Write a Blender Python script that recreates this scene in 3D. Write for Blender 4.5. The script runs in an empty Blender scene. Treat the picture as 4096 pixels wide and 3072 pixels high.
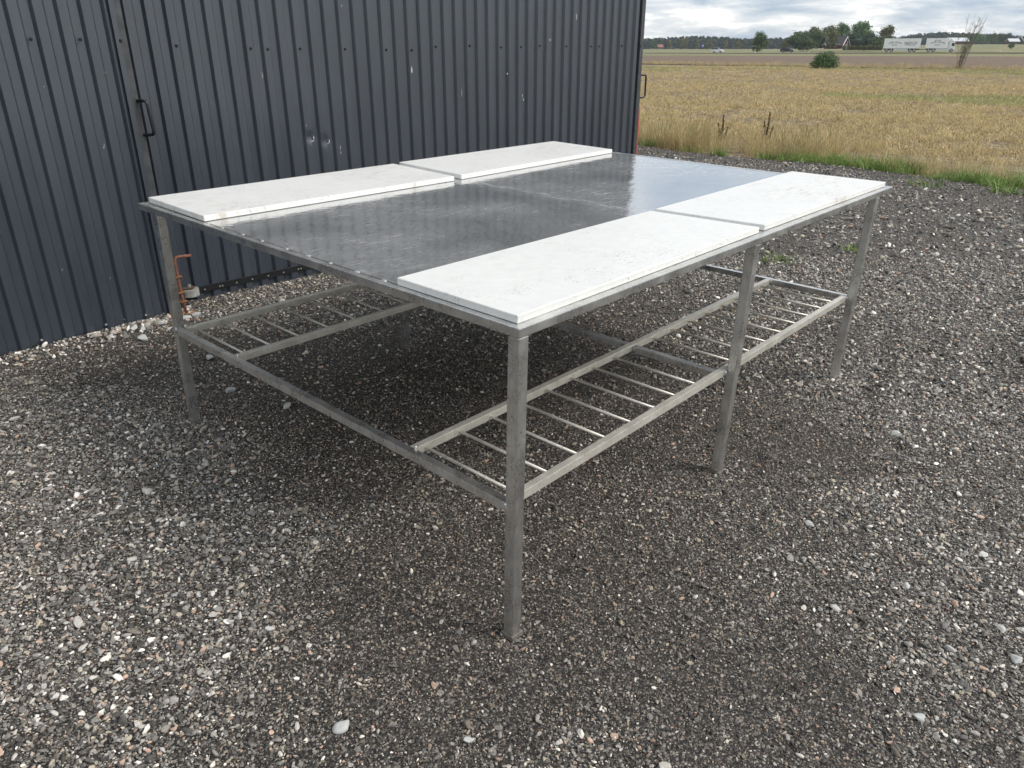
import bpy, bmesh, math, random
import numpy as np
from mathutils import Vector, Matrix

rng = np.random.default_rng(11)
random.seed(5)
scene = bpy.context.scene
COL = scene.collection

# ------------------------------------------------------------------ camera
CAM = np.array([-1.16354, -1.05042, 1.46729])
FPX, FW, FH = 2985.77, 4096.0, 3072.0
RC = np.array([[0.672384, -0.740202, 0.000134],
               [-0.303492, -0.275850, -0.912030],
               [0.675124, 0.613194, -0.410123]])
cam_data = bpy.data.cameras.new('camera')
cam_data.sensor_width = 36.0
cam_data.lens = 36.0 * FPX / FW
cam_data.clip_start = 0.02
cam_data.clip_end = 6000.0
cam = bpy.data.objects.new('camera', cam_data)
COL.objects.link(cam)
M = Matrix.Identity(4)
for i in range(3):
    M[i][0], M[i][1], M[i][2], M[i][3] = RC[0][i], -RC[1][i], -RC[2][i], CAM[i]
cam.matrix_world = M
scene.camera = cam

# ------------------------------------------------------------------ sky, sun, exposure
SUN_EL, SUN_AZ = math.radians(42), math.radians(-60)      # azimuth of the light, from +X towards +Y
world = bpy.data.worlds.new('World')
scene.world = world
world.use_nodes = True
wn, wl = world.node_tree.nodes, world.node_tree.links
wn.clear()
w_out = wn.new('ShaderNodeOutputWorld')
w_bg = wn.new('ShaderNodeBackground')
w_bg.inputs['Strength'].default_value = 0.78
w_sky = wn.new('ShaderNodeTexSky')
w_sky.sky_type = 'NISHITA'
w_sky.sun_disc = False
w_sky.sun_elevation = SUN_EL
w_sky.sun_rotation = math.radians(90) - SUN_AZ
w_sc = wn.new('ShaderNodeVectorMath'); w_sc.operation = 'SCALE'; w_sc.inputs['Scale'].default_value = 0.085
wl.new(w_sky.outputs[0], w_sc.inputs[0])
w_geo = wn.new('ShaderNodeNewGeometry')
w_neg = wn.new('ShaderNodeVectorMath'); w_neg.operation = 'SCALE'; w_neg.inputs['Scale'].default_value = -1.0
wl.new(w_geo.outputs['Incoming'], w_neg.inputs[0])
w_sep = wn.new('ShaderNodeSeparateXYZ'); wl.new(w_neg.outputs[0], w_sep.inputs[0])
w_abs = wn.new('ShaderNodeMath'); w_abs.operation = 'ABSOLUTE'; wl.new(w_sep.outputs[2], w_abs.inputs[0])
w_add = wn.new('ShaderNodeMath'); w_add.operation = 'ADD'; w_add.inputs[1].default_value = 0.16; wl.new(w_abs.outputs[0], w_add.inputs[0])
w_dv = wn.new('ShaderNodeVectorMath'); w_dv.operation = 'DIVIDE'
w_cmb = wn.new('ShaderNodeCombineXYZ')
for k in range(3):
    wl.new(w_add.outputs[0], w_cmb.inputs[k])
wl.new(w_neg.outputs[0], w_dv.inputs[0]); wl.new(w_cmb.outputs[0], w_dv.inputs[1])
def wnoise(scale, detail, rough, dist, seed):
    n = wn.new('ShaderNodeTexNoise'); n.noise_dimensions = '4D'
    n.inputs['Scale'].default_value = scale; n.inputs['Detail'].default_value = detail
    n.inputs['Roughness'].default_value = rough; n.inputs['Distortion'].default_value = dist
    n.inputs['W'].default_value = seed
    wl.new(w_dv.outputs[0], n.inputs['Vector'])
    return n
w_n1 = wnoise(1.35, 7, 0.56, 0.25, 3.7)
w_n2 = wnoise(3.6, 6, 0.6, 0.5, 9.1)
w_mx = wn.new('ShaderNodeMix'); w_mx.data_type = 'FLOAT'; w_mx.inputs[0].default_value = 0.38
wl.new(w_n1.outputs[0], w_mx.inputs[2]); wl.new(w_n2.outputs[0], w_mx.inputs[3])
w_ramp = wn.new('ShaderNodeValToRGB')
w_ramp.color_ramp.elements[0].position = 0.38; w_ramp.color_ramp.elements[0].color = (0.33, 0.42, 0.55, 1)
w_ramp.color_ramp.elements[1].position = 0.61; w_ramp.color_ramp.elements[1].color = (1.28, 1.26, 1.21, 1)
e = w_ramp.color_ramp.elements.new(0.47); e.color = (0.53, 0.595, 0.67, 1)
e = w_ramp.color_ramp.elements.new(0.54); e.color = (0.80, 0.815, 0.83, 1)
wl.new(w_mx.outputs[0], w_ramp.inputs[0])
w_mix = wn.new('ShaderNodeMix'); w_mix.data_type = 'RGBA'; w_mix.inputs[0].default_value = 0.84
wl.new(w_sc.outputs[0], w_mix.inputs[6]); wl.new(w_ramp.outputs[0], w_mix.inputs[7])
wl.new(w_mix.outputs[2], w_bg.inputs[0]); wl.new(w_bg.outputs[0], w_out.inputs[0])

sun_d = bpy.data.lights.new('sun', 'SUN')
sun_d.energy = 1.5
sun_d.angle = math.radians(24)
sun_d.color = (1.0, 0.945, 0.86)
sun = bpy.data.objects.new('sun', sun_d)
COL.objects.link(sun)
sd = Vector((math.cos(SUN_EL) * math.cos(SUN_AZ), math.cos(SUN_EL) * math.sin(SUN_AZ), math.sin(SUN_EL)))
sun.rotation_euler = sd.to_track_quat('Z', 'Y').to_euler()
vs = scene.view_settings
vs.view_transform = 'Standard'; vs.look = 'None'; vs.exposure = 0.78; vs.gamma = 1.0; vs.use_curve_mapping = False
scene.cycles.max_bounces = 5
scene.cycles.diffuse_bounces = 3
scene.cycles.glossy_bounces = 3
scene.cycles.adaptive_threshold = 0.02
scene.cycles.use_denoising = True

# ------------------------------------------------------------------ places seen through the lens, in metres
RH = np.array([0.6724, -0.7402]); FHV = np.array([0.7402, 0.6724])
def lat(X, Z):
    return CAM[:2] + X * RH + Z * FHV
def at(u, Z):                                   # photo column u, distance Z ahead -> ground x, y
    return lat((u - 2048) * (0.912 * Z + 0.6) / FPX, Z)
def zof(v, Z):                                  # height seen at photo row v, distance Z ahead
    a = (v - 1536) / FPX
    return CAM[2] + Z * (0.41 + 0.912 * a) / (0.41 * a - 0.912)
def sstep(a, b, x):
    t = np.clip((np.asarray(x, float) - a) / (b - a), 0, 1)
    return t * t * (3 - 2 * t)
class VNoise:
    def __init__(s, seed): s.t = np.random.default_rng(seed).random((256, 256))
    def __call__(s, x, y):
        x = np.asarray(x, float); y = np.asarray(y, float)
        xi = np.floor(x).astype(int); yi = np.floor(y).astype(int)
        fx = x - xi; fy = y - yi
        fx = fx * fx * (3 - 2 * fx); fy = fy * fy * (3 - 2 * fy)
        g = lambda a, b: s.t[a & 255, b & 255]
        return (g(xi, yi) * (1 - fx) + g(xi + 1, yi) * fx) * (1 - fy) + (g(xi, yi + 1) * (1 - fx) + g(xi + 1, yi + 1) * fx) * fy
    def fbm(s, x, y, n=4):
        r = 0.0; a = 0.5
        for i in range(n):
            r = r + a * s(x * 2 ** i + 17 * i, y * 2 ** i + 31 * i); a *= 0.5
        return r / (1 - 0.5 ** n)
VN = VNoise(3)
SLOPE = 0.0167
PALE = ((-0.29, 2.21, .45), (-0.22, 1.69, .42), (-0.71, 1.46, .45), (-0.93, 0.83, .42), (-0.33, 1.06, .28), (-0.12, 0.91, .20), (0.65, -0.86, .34), (1.2, -0.91, .45), (1.5, -0.47, .28),
        (2.56, -0.43, .75), (3.74, 0.71, .8), (5.32, 0.1, 1.6), (7.5, 2.5, 1.6), (-0.16, -0.36, .12))
DAMP = ((0.32, 0.03, .36), (0.11, -0.29, .20), (-0.01, 0.38, .28), (0.86, 1.72, .55), (0.27, 2.75, .35), (1.60, -0.10, .30), (0.76, 1.12, .55), (0.04, 1.02, .18), (0.33, -0.63, .26), (1.6, 1.0, .6), (-0.9, 3.0, .4))
def dryness(x, y):                               # 0 damp and fine, 1 dry loose stones
    wx = x + 0.35 * (VN.fbm(x * 1.7, y * 1.7 + 40, 3) - 0.5); wy = y + 0.35 * (VN.fbm(x * 1.7 + 60, y * 1.7, 3) - 0.5)
    d = 0.42 + 0.9 * (VN.fbm(x * 1.3 + 5, y * 1.3, 4) - 0.5)
    for a, b_, r_ in PALE: d = d + 0.42 * np.exp(-((wx - a) ** 2 + (wy - b_) ** 2) / r_ ** 2)
    for a, b_, r_ in DAMP: d = d - 0.42 * np.exp(-((wx - a) ** 2 + (wy - b_) ** 2) / r_ ** 2)
    return np.clip(d, 0, 1)
def height(x, y):
    x = np.asarray(x, float); y = np.asarray(y, float)
    dx, dy = x - CAM[0], y - CAM[1]
    X = dx * RH[0] + dy * RH[1]; Z = dx * FHV[0] + dy * FHV[1]
    h = SLOPE * np.clip(y, -6, 8) * (1 - sstep(5, 13, x))
    h = h + 0.3 * sstep(70, 140, X) * sstep(150, 250, Z)
    h = h + 4.2 * sstep(0.30, 0.55, X / np.maximum(Z, 1)) * sstep(330, 640, Z)
    h = h + 3.0 * sstep(700, 1400, Z)
    return h
def ruts(x, y):                                  # scraped tracks beside the table
    r = 0.0
    for x0, y0, x1, y1, w, dp in ((1.45, -0.12, 1.85, -0.42, .035, .016), (1.38, -0.26, 1.70, -0.55, .03, .014), (1.9, -0.2, 3.2, 0.05, .06, .012), (2.6, -0.9, 5.5, -0.5, .09, .015), (2.9, -0.5, 5.6, -0.1, .09, .012), (-0.6, 2.4, 0.2, 2.55, .08, .012)):
        t = np.clip(((x - x0) * (x1 - x0) + (y - y0) * (y1 - y0)) / ((x1 - x0) ** 2 + (y1 - y0) ** 2), 0, 1)
        d = np.hypot(x - x0 - t * (x1 - x0), y - y0 - t * (y1 - y0)) / w
        r = r - dp * np.exp(-d * d) + dp * 0.7 * np.exp(-(d - 1.9) ** 2 * 2)
    return r
def hz(x, y): return float(height(x, y))

# ------------------------------------------------------------------ materials
def nt(name):
    m = bpy.data.materials.new(name); m.use_nodes = True
    n, l = m.node_tree.nodes, m.node_tree.links
    return m, n, l, n['Principled BSDF']
def tnoise(n, l, vec, scale, detail=4, rough=0.55, dist=0.0):
    t = n.new('ShaderNodeTexNoise')
    t.inputs['Scale'].default_value = scale; t.inputs['Detail'].default_value = detail
    t.inputs['Roughness'].default_value = rough; t.inputs['Distortion'].default_value = dist
    if vec is not None: l.new(vec, t.inputs['Vector'])
    return t.outputs[0]
def ramp(n, l, fac, stops, interp='LINEAR'):
    r = n.new('ShaderNodeValToRGB'); r.color_ramp.interpolation = interp
    el = r.color_ramp.elements
    while len(el) > 1: el.remove(el[-1])
    for i, (p, c) in enumerate(stops):
        c = (c, c, c, 1) if isinstance(c, (int, float)) else (*c, 1)
        if i == 0: el[0].position = p; el[0].color = c
        else: el.new(p).color = c
    if fac is not None: l.new(fac, r.inputs[0])
    return r.outputs[0]
def mixc(n, l, fac, a, b, blend='MIX'):
    m = n.new('ShaderNodeMix'); m.data_type = 'RGBA'; m.blend_type = blend
    for s, v in ((0, fac), (6, a), (7, b)):
        if isinstance(v, (int, float)): m.inputs[s].default_value = v if s == 0 else (v, v, v, 1)
        elif isinstance(v, tuple): m.inputs[s].default_value = (*v, 1)
        else: l.new(v, m.inputs[s])
    return m.outputs[2]
def math_(n, l, op, a, b=None):
    m = n.new('ShaderNodeMath'); m.operation = op
    for s, v in ((0, a), (1, b)):
        if v is None: continue
        if isinstance(v, (int, float)): m.inputs[s].default_value = v
        else: l.new(v, m.inputs[s])
    return m.outputs[0]
def mapping(n, l, vec, scale=(1, 1, 1), rot=(0, 0, 0), loc=(0, 0, 0)):
    m = n.new('ShaderNodeMapping')
    m.inputs['Scale'].default_value = scale; m.inputs['Rotation'].default_value = rot; m.inputs['Location'].default_value = loc
    l.new(vec, m.inputs['Vector']); return m.outputs[0]
def objco(n): return n.new('ShaderNodeTexCoord').outputs['Object']
def worldpos(n): return n.new('ShaderNodeNewGeometry').outputs['Position']
def bump(n, l, b, h, strength, dist):
    k = n.new('ShaderNodeBump'); k.inputs['Strength'].default_value = strength; k.inputs['Distance'].default_value = dist
    l.new(h, k.inputs['Height']); l.new(k.outputs[0], b.inputs['Normal'])
def plain(name, c, rough=0.6, metal=0.0, var=0.15, scale=8.0):
    m, n, l, b = nt(name)
    t = tnoise(n, l, objco(n), scale, 5)
    l.new(ramp(n, l, t, [(0.3, tuple(x * (1 - var) for x in c)), (0.7, tuple(min(1, x * (1 + var)) for x in c))]), b.inputs['Base Color'])
    b.inputs['Roughness'].default_value = rough; b.inputs['Metallic'].default_value = metal
    return m
MAT = {}
# brushed, weathered stainless steel
def steel(name, lo, hi, rough, metal=0.84):
    m, n, l, b = nt(name)
    co = worldpos(n)
    a = tnoise(n, l, co, 14, 6, 0.6)
    s = tnoise(n, l, mapping(n, l, co, (22, 22, 3)), 9, 5, 0.7)
    f = math_(n, l, 'ADD', math_(n, l, 'MULTIPLY', a, 0.6), math_(n, l, 'MULTIPLY', s, 0.4))
    base = ramp(n, l, f, [(0.32, lo), (0.62, hi)])
    sp = tnoise(n, l, co, 160, 3, 0.5)
    base = mixc(n, l, ramp(n, l, sp, [(0.66, 0.0), (0.72, 0.35)]), base, (0.62, 0.60, 0.56))
    l.new(base, b.inputs['Base Color'])
    b.inputs['Metallic'].default_value = metal
    l.new(ramp(n, l, a, [(0.3, rough - 0.08), (0.7, rough + 0.12)]), b.inputs['Roughness'])
    dk = tnoise(n, l, co, 75, 5, 0.65)
    base = mixc(n, l, ramp(n, l, dk, [(0.60, 0.0), (0.70, 0.55)]), base, (0.16, 0.155, 0.145))
    l.new(base, b.inputs['Base Color'])
    bump(n, l, b, math_(n, l, 'ADD', s, math_(n, l, 'MULTIPLY', ramp(n, l, sp, [(0.62, 0.0), (0.70, 1.0)]), 2.0)), 0.12, 0.002)
    return m
MAT['steel'] = steel('weathered_steel', (0.44, 0.445, 0.44), (0.76, 0.76, 0.745), 0.28, 0.9)
MAT['lit_steel'] = steel('sunlit_cream_steel', (0.56, 0.54, 0.48), (0.78, 0.75, 0.67), 0.38, 0.5)  # paler cream copy of the steel, sun and field glow put into its colour
# table plate: polished, scratched and wet
m, n, l, b = nt('scratched_plate'); co = objco(n)
sc1 = tnoise(n, l, mapping(n, l, co, (3, 55, 1), (0, 0, 0.28)), 3.0, 6, 0.72, 0.3)
sc2 = tnoise(n, l, mapping(n, l, co, (60, 2.2, 1), (0, 0, -0.12)), 3.4, 5, 0.75, 0.4)
patch = tnoise(n, l, co, 2.4, 5, 0.6)
fine = tnoise(n, l, mapping(n, l, co, (14, 90, 1), (0, 0, 0.2)), 7.0, 6, 0.8)
seam = n.new('ShaderNodeSeparateXYZ'); l.new(co, seam.inputs[0])
sm = math_(n, l, 'ABSOLUTE', math_(n, l, 'SUBTRACT', seam.outputs[0], 1.255))
smf = ramp(n, l, sm, [(0.0, 0.75), (0.03, 0.5), (0.08, 0.0)])
streak = ramp(n, l, sc2, [(0.50, 0.0), (0.58, 1.0)])
s_a = math_(n, l, 'MULTIPLY', smf, streak)
s_b = math_(n, l, 'MULTIPLY', ramp(n, l, sc1, [(0.57, 0.0), (0.66, 0.85)]), ramp(n, l, patch, [(0.40, 0.2), (0.6, 1.0)]))
s_c = math_(n, l, 'MULTIPLY', ramp(n, l, fine, [(0.46, 0.0), (0.72, 0.6)]), ramp(n, l, patch, [(0.33, 0.45), (0.6, 1.0)]))
sc4 = tnoise(n, l, mapping(n, l, co, (30, 2.5, 1), (0, 0, 0.75)), 2.6, 6, 0.75, 1.2)
s_d = math_(n, l, 'MULTIPLY', ramp(n, l, sc4, [(0.58, 0.0), (0.66, 0.6)]), ramp(n, l, tnoise(n, l, co, 3.1, 3), [(0.46, 0.0), (0.6, 1.0)]))
blot = ramp(n, l, tnoise(n, l, co, 38, 6, 0.75, 0.8), [(0.52, 0.0), (0.72, 0.55)])
scr = math_(n, l, 'MAXIMUM', math_(n, l, 'MAXIMUM', math_(n, l, 'MAXIMUM', s_a, s_b), math_(n, l, 'MAXIMUM', s_c, s_d)), math_(n, l, 'MULTIPLY', blot, ramp(n, l, patch, [(0.38, 0.3), (0.6, 1.0)])))
l.new(mixc(n, l, scr, (0.60, 0.605, 0.605), (0.74, 0.74, 0.735)), b.inputs['Base Color'])
l.new(math_(n, l, 'SUBTRACT', ramp(n, l, patch, [(0.35, 0.86), (0.65, 0.72)]), math_(n, l, 'MULTIPLY', scr, 0.48)), b.inputs['Metallic'])
l.new(math_(n, l, 'ADD', 0.06, math_(n, l, 'MULTIPLY', scr, 0.42)), b.inputs['Roughness'])
bump(n, l, b, tnoise(n, l, mapping(n, l, co, (5, 9, 1)), 1.6, 3, 0.5, 0.5), 0.08, 0.02)
MAT['plate'] = m
# white cutting boards
m, n, l, b = nt('white_plastic_board'); co = worldpos(n)
st = tnoise(n, l, mapping(n, l, co, (5, 26, 1), (0, 0, 0.75)), 2.2, 7, 0.72, 0.6)
pt = tnoise(n, l, co, 1.7, 4, 0.6)
sp = tnoise(n, l, mapping(n, l, co, (60, 190, 60), (0, 0, 0.6)), 1.6, 3, 0.6)
lp = tnoise(n, l, co, 5.5, 4, 0.6)
base = ramp(n, l, tnoise(n, l, co, 30, 4), [(0.3, (0.755, 0.755, 0.735)), (0.7, (0.82, 0.815, 0.79))])
base = mixc(n, l, math_(n, l, 'MULTIPLY', ramp(n, l, st, [(0.52, 0.0), (0.70, 0.75)]), ramp(n, l, pt, [(0.50, 0.0), (0.60, 1.0)])), base, (0.34, 0.255, 0.145))
base = mixc(n, l, math_(n, l, 'MULTIPLY', ramp(n, l, sp, [(0.60, 0.0), (0.66, 0.85)]), ramp(n, l, lp, [(0.49, 0.0), (0.62, 1.0)])), base, (0.10, 0.085, 0.07))
l.new(base, b.inputs['Base Color']); b.inputs['Roughness'].default_value = 0.42
b.inputs['Subsurface Weight'].default_value = 0.0
ct = tnoise(n, l, mapping(n, l, co, (150, 3.5, 40), (0, 0, 0.9)), 1.5, 3, 0.6)
bump(n, l, b, math_(n, l, 'ADD', tnoise(n, l, co, 220, 3), ramp(n, l, ct, [(0.60, 0.0), (0.66, -1.5)])), 0.15, 0.001)
MAT['board'] = m
# dark painted cladding
m, n, l, b = nt('charcoal_paint'); co = worldpos(n)
dirt = tnoise(n, l, mapping(n, l, co, (4, 4, 0.7)), 1.6, 6, 0.62)
base = ramp(n, l, dirt, [(0.3, (0.030, 0.039, 0.054)), (0.7, (0.041, 0.051, 0.067))])
fl = tnoise(n, l, mapping(n, l, co, (34, 34, 11)), 2.2, 3, 0.5)
base = mixc(n, l, ramp(n, l, fl, [(0.80, 0.0), (0.81, 0.8)]), base, (0.30, 0.31, 0.32))
l.new(base, b.inputs['Base Color'])
l.new(ramp(n, l, dirt, [(0.3, 0.29), (0.7, 0.40)]), b.inputs['Roughness'])
b.inputs['Specular IOR Level'].default_value = 1.0
bump(n, l, b, tnoise(n, l, mapping(n, l, co, (3, 3, 0.8)), 1.8, 3), 0.12, 0.01)
MAT['paint'] = m
MAT['frame_paint'] = plain('charcoal_frame_paint', (0.055, 0.058, 0.064), 0.42, 0, 0.35, 20)
MAT['black_paint'] = plain('black_steel_paint', (0.012, 0.013, 0.015), 0.38, 0, 0.3, 30)
MAT['chip'] = plain('bare_zinc_scratch', (0.62, 0.63, 0.64), 0.5, 0.2, 0.2, 60)
MAT['zinc'] = plain('zinc_screw', (0.70, 0.69, 0.66), 0.35, 0.8, 0.1, 60)
MAT['rust'] = plain('rusty_red_steel', (0.19, 0.080, 0.052), 0.85, 0.0, 0.45, 90)
MAT['rust2'] = plain('orange_rust', (0.24, 0.105, 0.038), 0.9, 0.0, 0.45, 70)
MAT['brownrust'] = plain('brown_rusty_steel', (0.09, 0.06, 0.042), 0.8, 0.1, 0.4, 70)
MAT['footsteel'] = plain('dirty_foot_steel', (0.17, 0.155, 0.135), 0.7, 0.3, 0.4, 60)
MAT['nylon'] = plain('grey_roller_plastic', (0.30, 0.30, 0.29), 0.5, 0.0, 0.3, 40)
MAT['red'] = plain('red_painted_steel', (0.52, 0.075, 0.045), 0.5, 0.0, 0.2, 10)
MAT['redwall'] = plain('falu_red_boards', (0.10, 0.032, 0.026), 0.8, 0.0, 0.2, 4)
MAT['tileroof'] = plain('faded_red_tiles', (0.26, 0.09, 0.065), 0.7, 0.0, 0.2, 3)
MAT['roofdark'] = plain('dark_roof', (0.05, 0.045, 0.045), 0.7, 0.0, 0.25, 3)
MAT['white'] = plain('white_paint', (0.78, 0.78, 0.77), 0.4, 0.0, 0.05, 3)
MAT['offwhite'] = plain('pale_roof', (0.60, 0.64, 0.66), 0.6, 0.0, 0.1, 2)
MAT['boxwhite'] = plain('truck_box_white', (0.87, 0.87, 0.86), 0.45, 0.0, 0.06, 0.8)
MAT['tyre'] = plain('tyre_rubber', (0.02, 0.02, 0.021), 0.8, 0.0, 0.2, 10)
MAT['rim'] = plain('alloy_rim', (0.45, 0.46, 0.47), 0.35, 0.8, 0.1, 10)
MAT['glass'] = plain('dark_car_glass', (0.015, 0.018, 0.021), 0.08, 0.0, 0.1, 5)
MAT['carblack'] = plain('black_car_paint', (0.014, 0.016, 0.020), 0.2, 0.0, 0.1, 2)
MAT['lamp'] = plain('lamp_glass', (0.72, 0.72, 0.70), 0.15, 0.0, 0.1, 6)
MAT['redlamp'] = plain('red_lamp_glass', (0.40, 0.03, 0.02), 0.2, 0.0, 0.1, 6)
MAT['ink'] = plain('dark_lettering', (0.035, 0.04, 0.055), 0.6, 0.0, 0.1, 6)
MAT['chassis'] = plain('truck_chassis', (0.035, 0.033, 0.032), 0.7, 0.0, 0.2, 3)
MAT['blue'] = plain('blue_sign', (0.025, 0.09, 0.42), 0.5, 0.0, 0.1, 1)
MAT['asphalt'] = plain('grey_road_asphalt', (0.15, 0.155, 0.16), 0.75, 0.0, 0.12, 0.6)
MAT['pole'] = plain('weathered_wood_pole', (0.30, 0.28, 0.25), 0.8, 0.0, 0.2, 4)
MAT['bark'] = plain('bark', (0.075, 0.062, 0.048), 0.9, 0.0, 0.3, 6)
MAT['twig'] = plain('grey_green_twig', (0.14, 0.125, 0.085), 0.85, 0.0, 0.25, 6)
# yard fines between the pebbles: grit of several sizes
m, n, l, b = nt('dark_gravel_fines'); co = worldpos(n)
def cells(scale):
    v = n.new('ShaderNodeTexVoronoi'); v.inputs['Scale'].default_value = scale; v.inputs['Randomness'].default_value = 1.0
    l.new(co, v.inputs['Vector']); sp = n.new('ShaderNodeSeparateColor'); l.new(v.outputs['Color'], sp.inputs[0]); return v.outputs['Distance'], sp.outputs[0], sp.outputs[1]
GS = [(0.0, (0.022, 0.019, 0.017)), (0.30, (0.046, 0.042, 0.038)), (0.52, (0.088, 0.082, 0.075)), (0.72, (0.16, 0.152, 0.142)), (0.84, (0.27, 0.235, 0.19)), (0.91, (0.40, 0.375, 0.345)), (0.97, (0.32, 0.23, 0.18))]
d1, c1, e1 = cells(140); d2, c2, e2 = cells(330)
base = mixc(n, l, ramp(n, l, e1, [(0.45, 0.0), (0.46, 1.0)]), ramp(n, l, c2, GS, 'CONSTANT'), ramp(n, l, c1, GS, 'CONSTANT'))
g2 = tnoise(n, l, co, 1.1, 5, 0.6)
base = mixc(n, l, 1.0, base, ramp(n, l, d1, [(0.2, 1.0), (0.75, 0.35)]), 'MULTIPLY')
at_ = n.new('ShaderNodeAttribute'); at_.attribute_name = 'dry'
base = mixc(n, l, ramp(n, l, at_.outputs['Fac'], [(0.1, 0.18), (0.6, 0.0)]), base, (0.040, 0.034, 0.029))
base = mixc(n, l, 1.0, base, ramp(n, l, at_.outputs['Fac'], [(0.3, (1.10, 1.07, 1.03)), (0.8, (1.25, 1.22, 1.18))]), 'MULTIPLY')
l.new(base, b.inputs['Base Color']); b.inputs['Roughness'].default_value = 0.78
bump(n, l, b, math_(n, l, 'SUBTRACT', 1.0, d1), 0.9, 0.004)
MAT['fines'] = m
# pebbles: each stone its own colour
def pebble_mat(name, stops, gain=1.0):
    m, n, l, b = nt(name)
    r = n.new('ShaderNodeObjectInfo').outputs['Random']
    co = worldpos(n)
    base = ramp(n, l, r, stops, 'CONSTANT')
    base = mixc(n, l, 1.0, base, ramp(n, l, tnoise(n, l, co, 260, 2, 0.7), [(0.3, (1.26, 1.22, 1.17)), (0.7, (2.40, 2.34, 2.25))]), 'MULTIPLY')
    at_ = n.new('ShaderNodeAttribute'); at_.attribute_type = 'INSTANCER'; at_.attribute_name = 'dry'
    wet = ramp(n, l, at_.outputs['Fac'], [(0.05, (0.84, 0.80, 0.76)), (0.45, (0.96, 0.94, 0.91)), (0.85, (1.10, 1.095, 1.085))])
    base = mixc(n, l, 1.0, base, wet, 'MULTIPLY')
    l.new(base, b.inputs['Base Color']); b.inputs['Roughness'].default_value = 0.72
    return m
ST = [(0.0, (0.040, 0.038, 0.036)), (0.13, (0.062, 0.060, 0.058)), (0.26, (0.093, 0.090, 0.087)), (0.39, (0.125, 0.122, 0.118)),
      (0.51, (0.165, 0.160, 0.153)), (0.62, (0.110, 0.098, 0.085)), (0.70, (0.205, 0.20, 0.192)), (0.78, (0.235, 0.213, 0.175)), (0.845, (0.28, 0.275, 0.265)),
      (0.90, (0.25, 0.185, 0.15)), (0.93, (0.33, 0.235, 0.19)), (0.945, (0.40, 0.39, 0.37)), (0.98, (0.52, 0.51, 0.49))]
MAT['pebble'] = pebble_mat('mixed_pebbles', ST)
MAT['bigstone'] = plain('pale_granite', (0.50, 0.50, 0.48), 0.75, 0.0, 0.42, 120)
# soils and grasses
def soil(name, a, b_, c, scale, bs=0.6, bd=0.05, stretch=(1, 1, 1)):
    m, n, l, b = nt(name); co = mapping(n, l, worldpos(n), stretch)
    t = tnoise(n, l, co, scale, 8, 0.7); t2 = tnoise(n, l, co, scale * 0.06, 5, 0.6)
    base = ramp(n, l, t, [(0.32, a), (0.5, b_), (0.68, c)])
    base = mixc(n, l, ramp(n, l, t2, [(0.4, 0.0), (0.62, 0.45)]), base, b_)
    l.new(base, b.inputs['Base Color']); b.inputs['Roughness'].default_value = 0.9
    bump(n, l, b, t, bs, bd); return m
MAT['stubsoil'] = soil('stubble_soil', (0.060, 0.044, 0.031), (0.19, 0.145, 0.085), (0.46, 0.365, 0.21), 5.0)
MAT['plough'] = soil('ploughed_soil', (0.10, 0.066, 0.044), (0.155, 0.106, 0.070), (0.25, 0.18, 0.115), 1.4, 0.7, 0.15)
MAT['meadow'] = soil('far_meadow_grass', (0.095, 0.12, 0.04), (0.19, 0.18, 0.075), (0.31, 0.255, 0.125), 0.09, 0.3, 0.3)
MAT['farsoil'] = soil('far_brown_field', (0.12, 0.088, 0.068), (0.17, 0.13, 0.10), (0.22, 0.175, 0.13), 0.4, 0.3, 0.2)
MAT['verge'] = soil('verge_grass', (0.07, 0.075, 0.032), (0.14, 0.13, 0.06), (0.25, 0.20, 0.10), 0.5, 0.4, 0.1)
def blade_mat(name, stops, inst=True, rough=0.65, trans=0.25):
    m, n, l, b = nt(name)
    g = n.new('ShaderNodeNewGeometry').outputs['Random Per Island']
    base = ramp(n, l, g, stops)
    if inst:
        r = n.new('ShaderNodeObjectInfo').outputs['Random']
        base = mixc(n, l, 1.0, base, ramp(n, l, r, [(0.0, 0.72), (1.0, 1.22)]), 'MULTIPLY')
    l.new(base, b.inputs['Base Color']); b.inputs['Roughness'].default_value = rough
    b.inputs['Specular IOR Level'].default_value = 0.25
    if trans:
        tr = n.new('ShaderNodeBsdfTranslucent'); l.new(base, tr.inputs[0])
        mx = n.new('ShaderNodeMixShader'); mx.inputs[0].default_value = trans
        l.new(b.outputs[0], mx.inputs[1]); l.new(tr.outputs[0], mx.inputs[2])
        l.new(mx.outputs[0], n['Material Output'].inputs[0])
    return m
MAT['straw'] = blade_mat('stubble_straw', [(0.0, (0.28, 0.205, 0.105)), (0.4, (0.60, 0.465, 0.24)), (0.75, (0.78, 0.63, 0.36)), (1.0, (0.41, 0.35, 0.165))])
MAT['greenstraw'] = blade_mat('green_tinged_stubble', [(0.0, (0.26, 0.30, 0.10)), (0.5, (0.42, 0.42, 0.18)), (1.0, (0.58, 0.48, 0.26))])
MAT['drygrass'] = blade_mat('tall_dry_grass', [(0.0, (0.34, 0.25, 0.12)), (0.5, (0.58, 0.455, 0.235)), (0.8, (0.76, 0.63, 0.39)), (1.0, (0.30, 0.33, 0.11))])
MAT['green'] = blade_mat('fresh_green_grass', [(0.0, (0.12, 0.20, 0.045)), (0.6, (0.22, 0.34, 0.085)), (1.0, (0.38, 0.44, 0.18))])
MAT['dock'] = blade_mat('dried_dock', [(0.0, (0.06, 0.042, 0.028)), (1.0, (0.15, 0.10, 0.065))], False)
def leafm(name, a, b_, c): return blade_mat(name, [(0.0, a), (0.5, b_), (1.0, c)], False, 0.6, 0.2)
MAT['leaf_bush'] = leafm('bush_leaves', (0.045, 0.09, 0.039), (0.09, 0.158, 0.063), (0.173, 0.247, 0.112))
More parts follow.
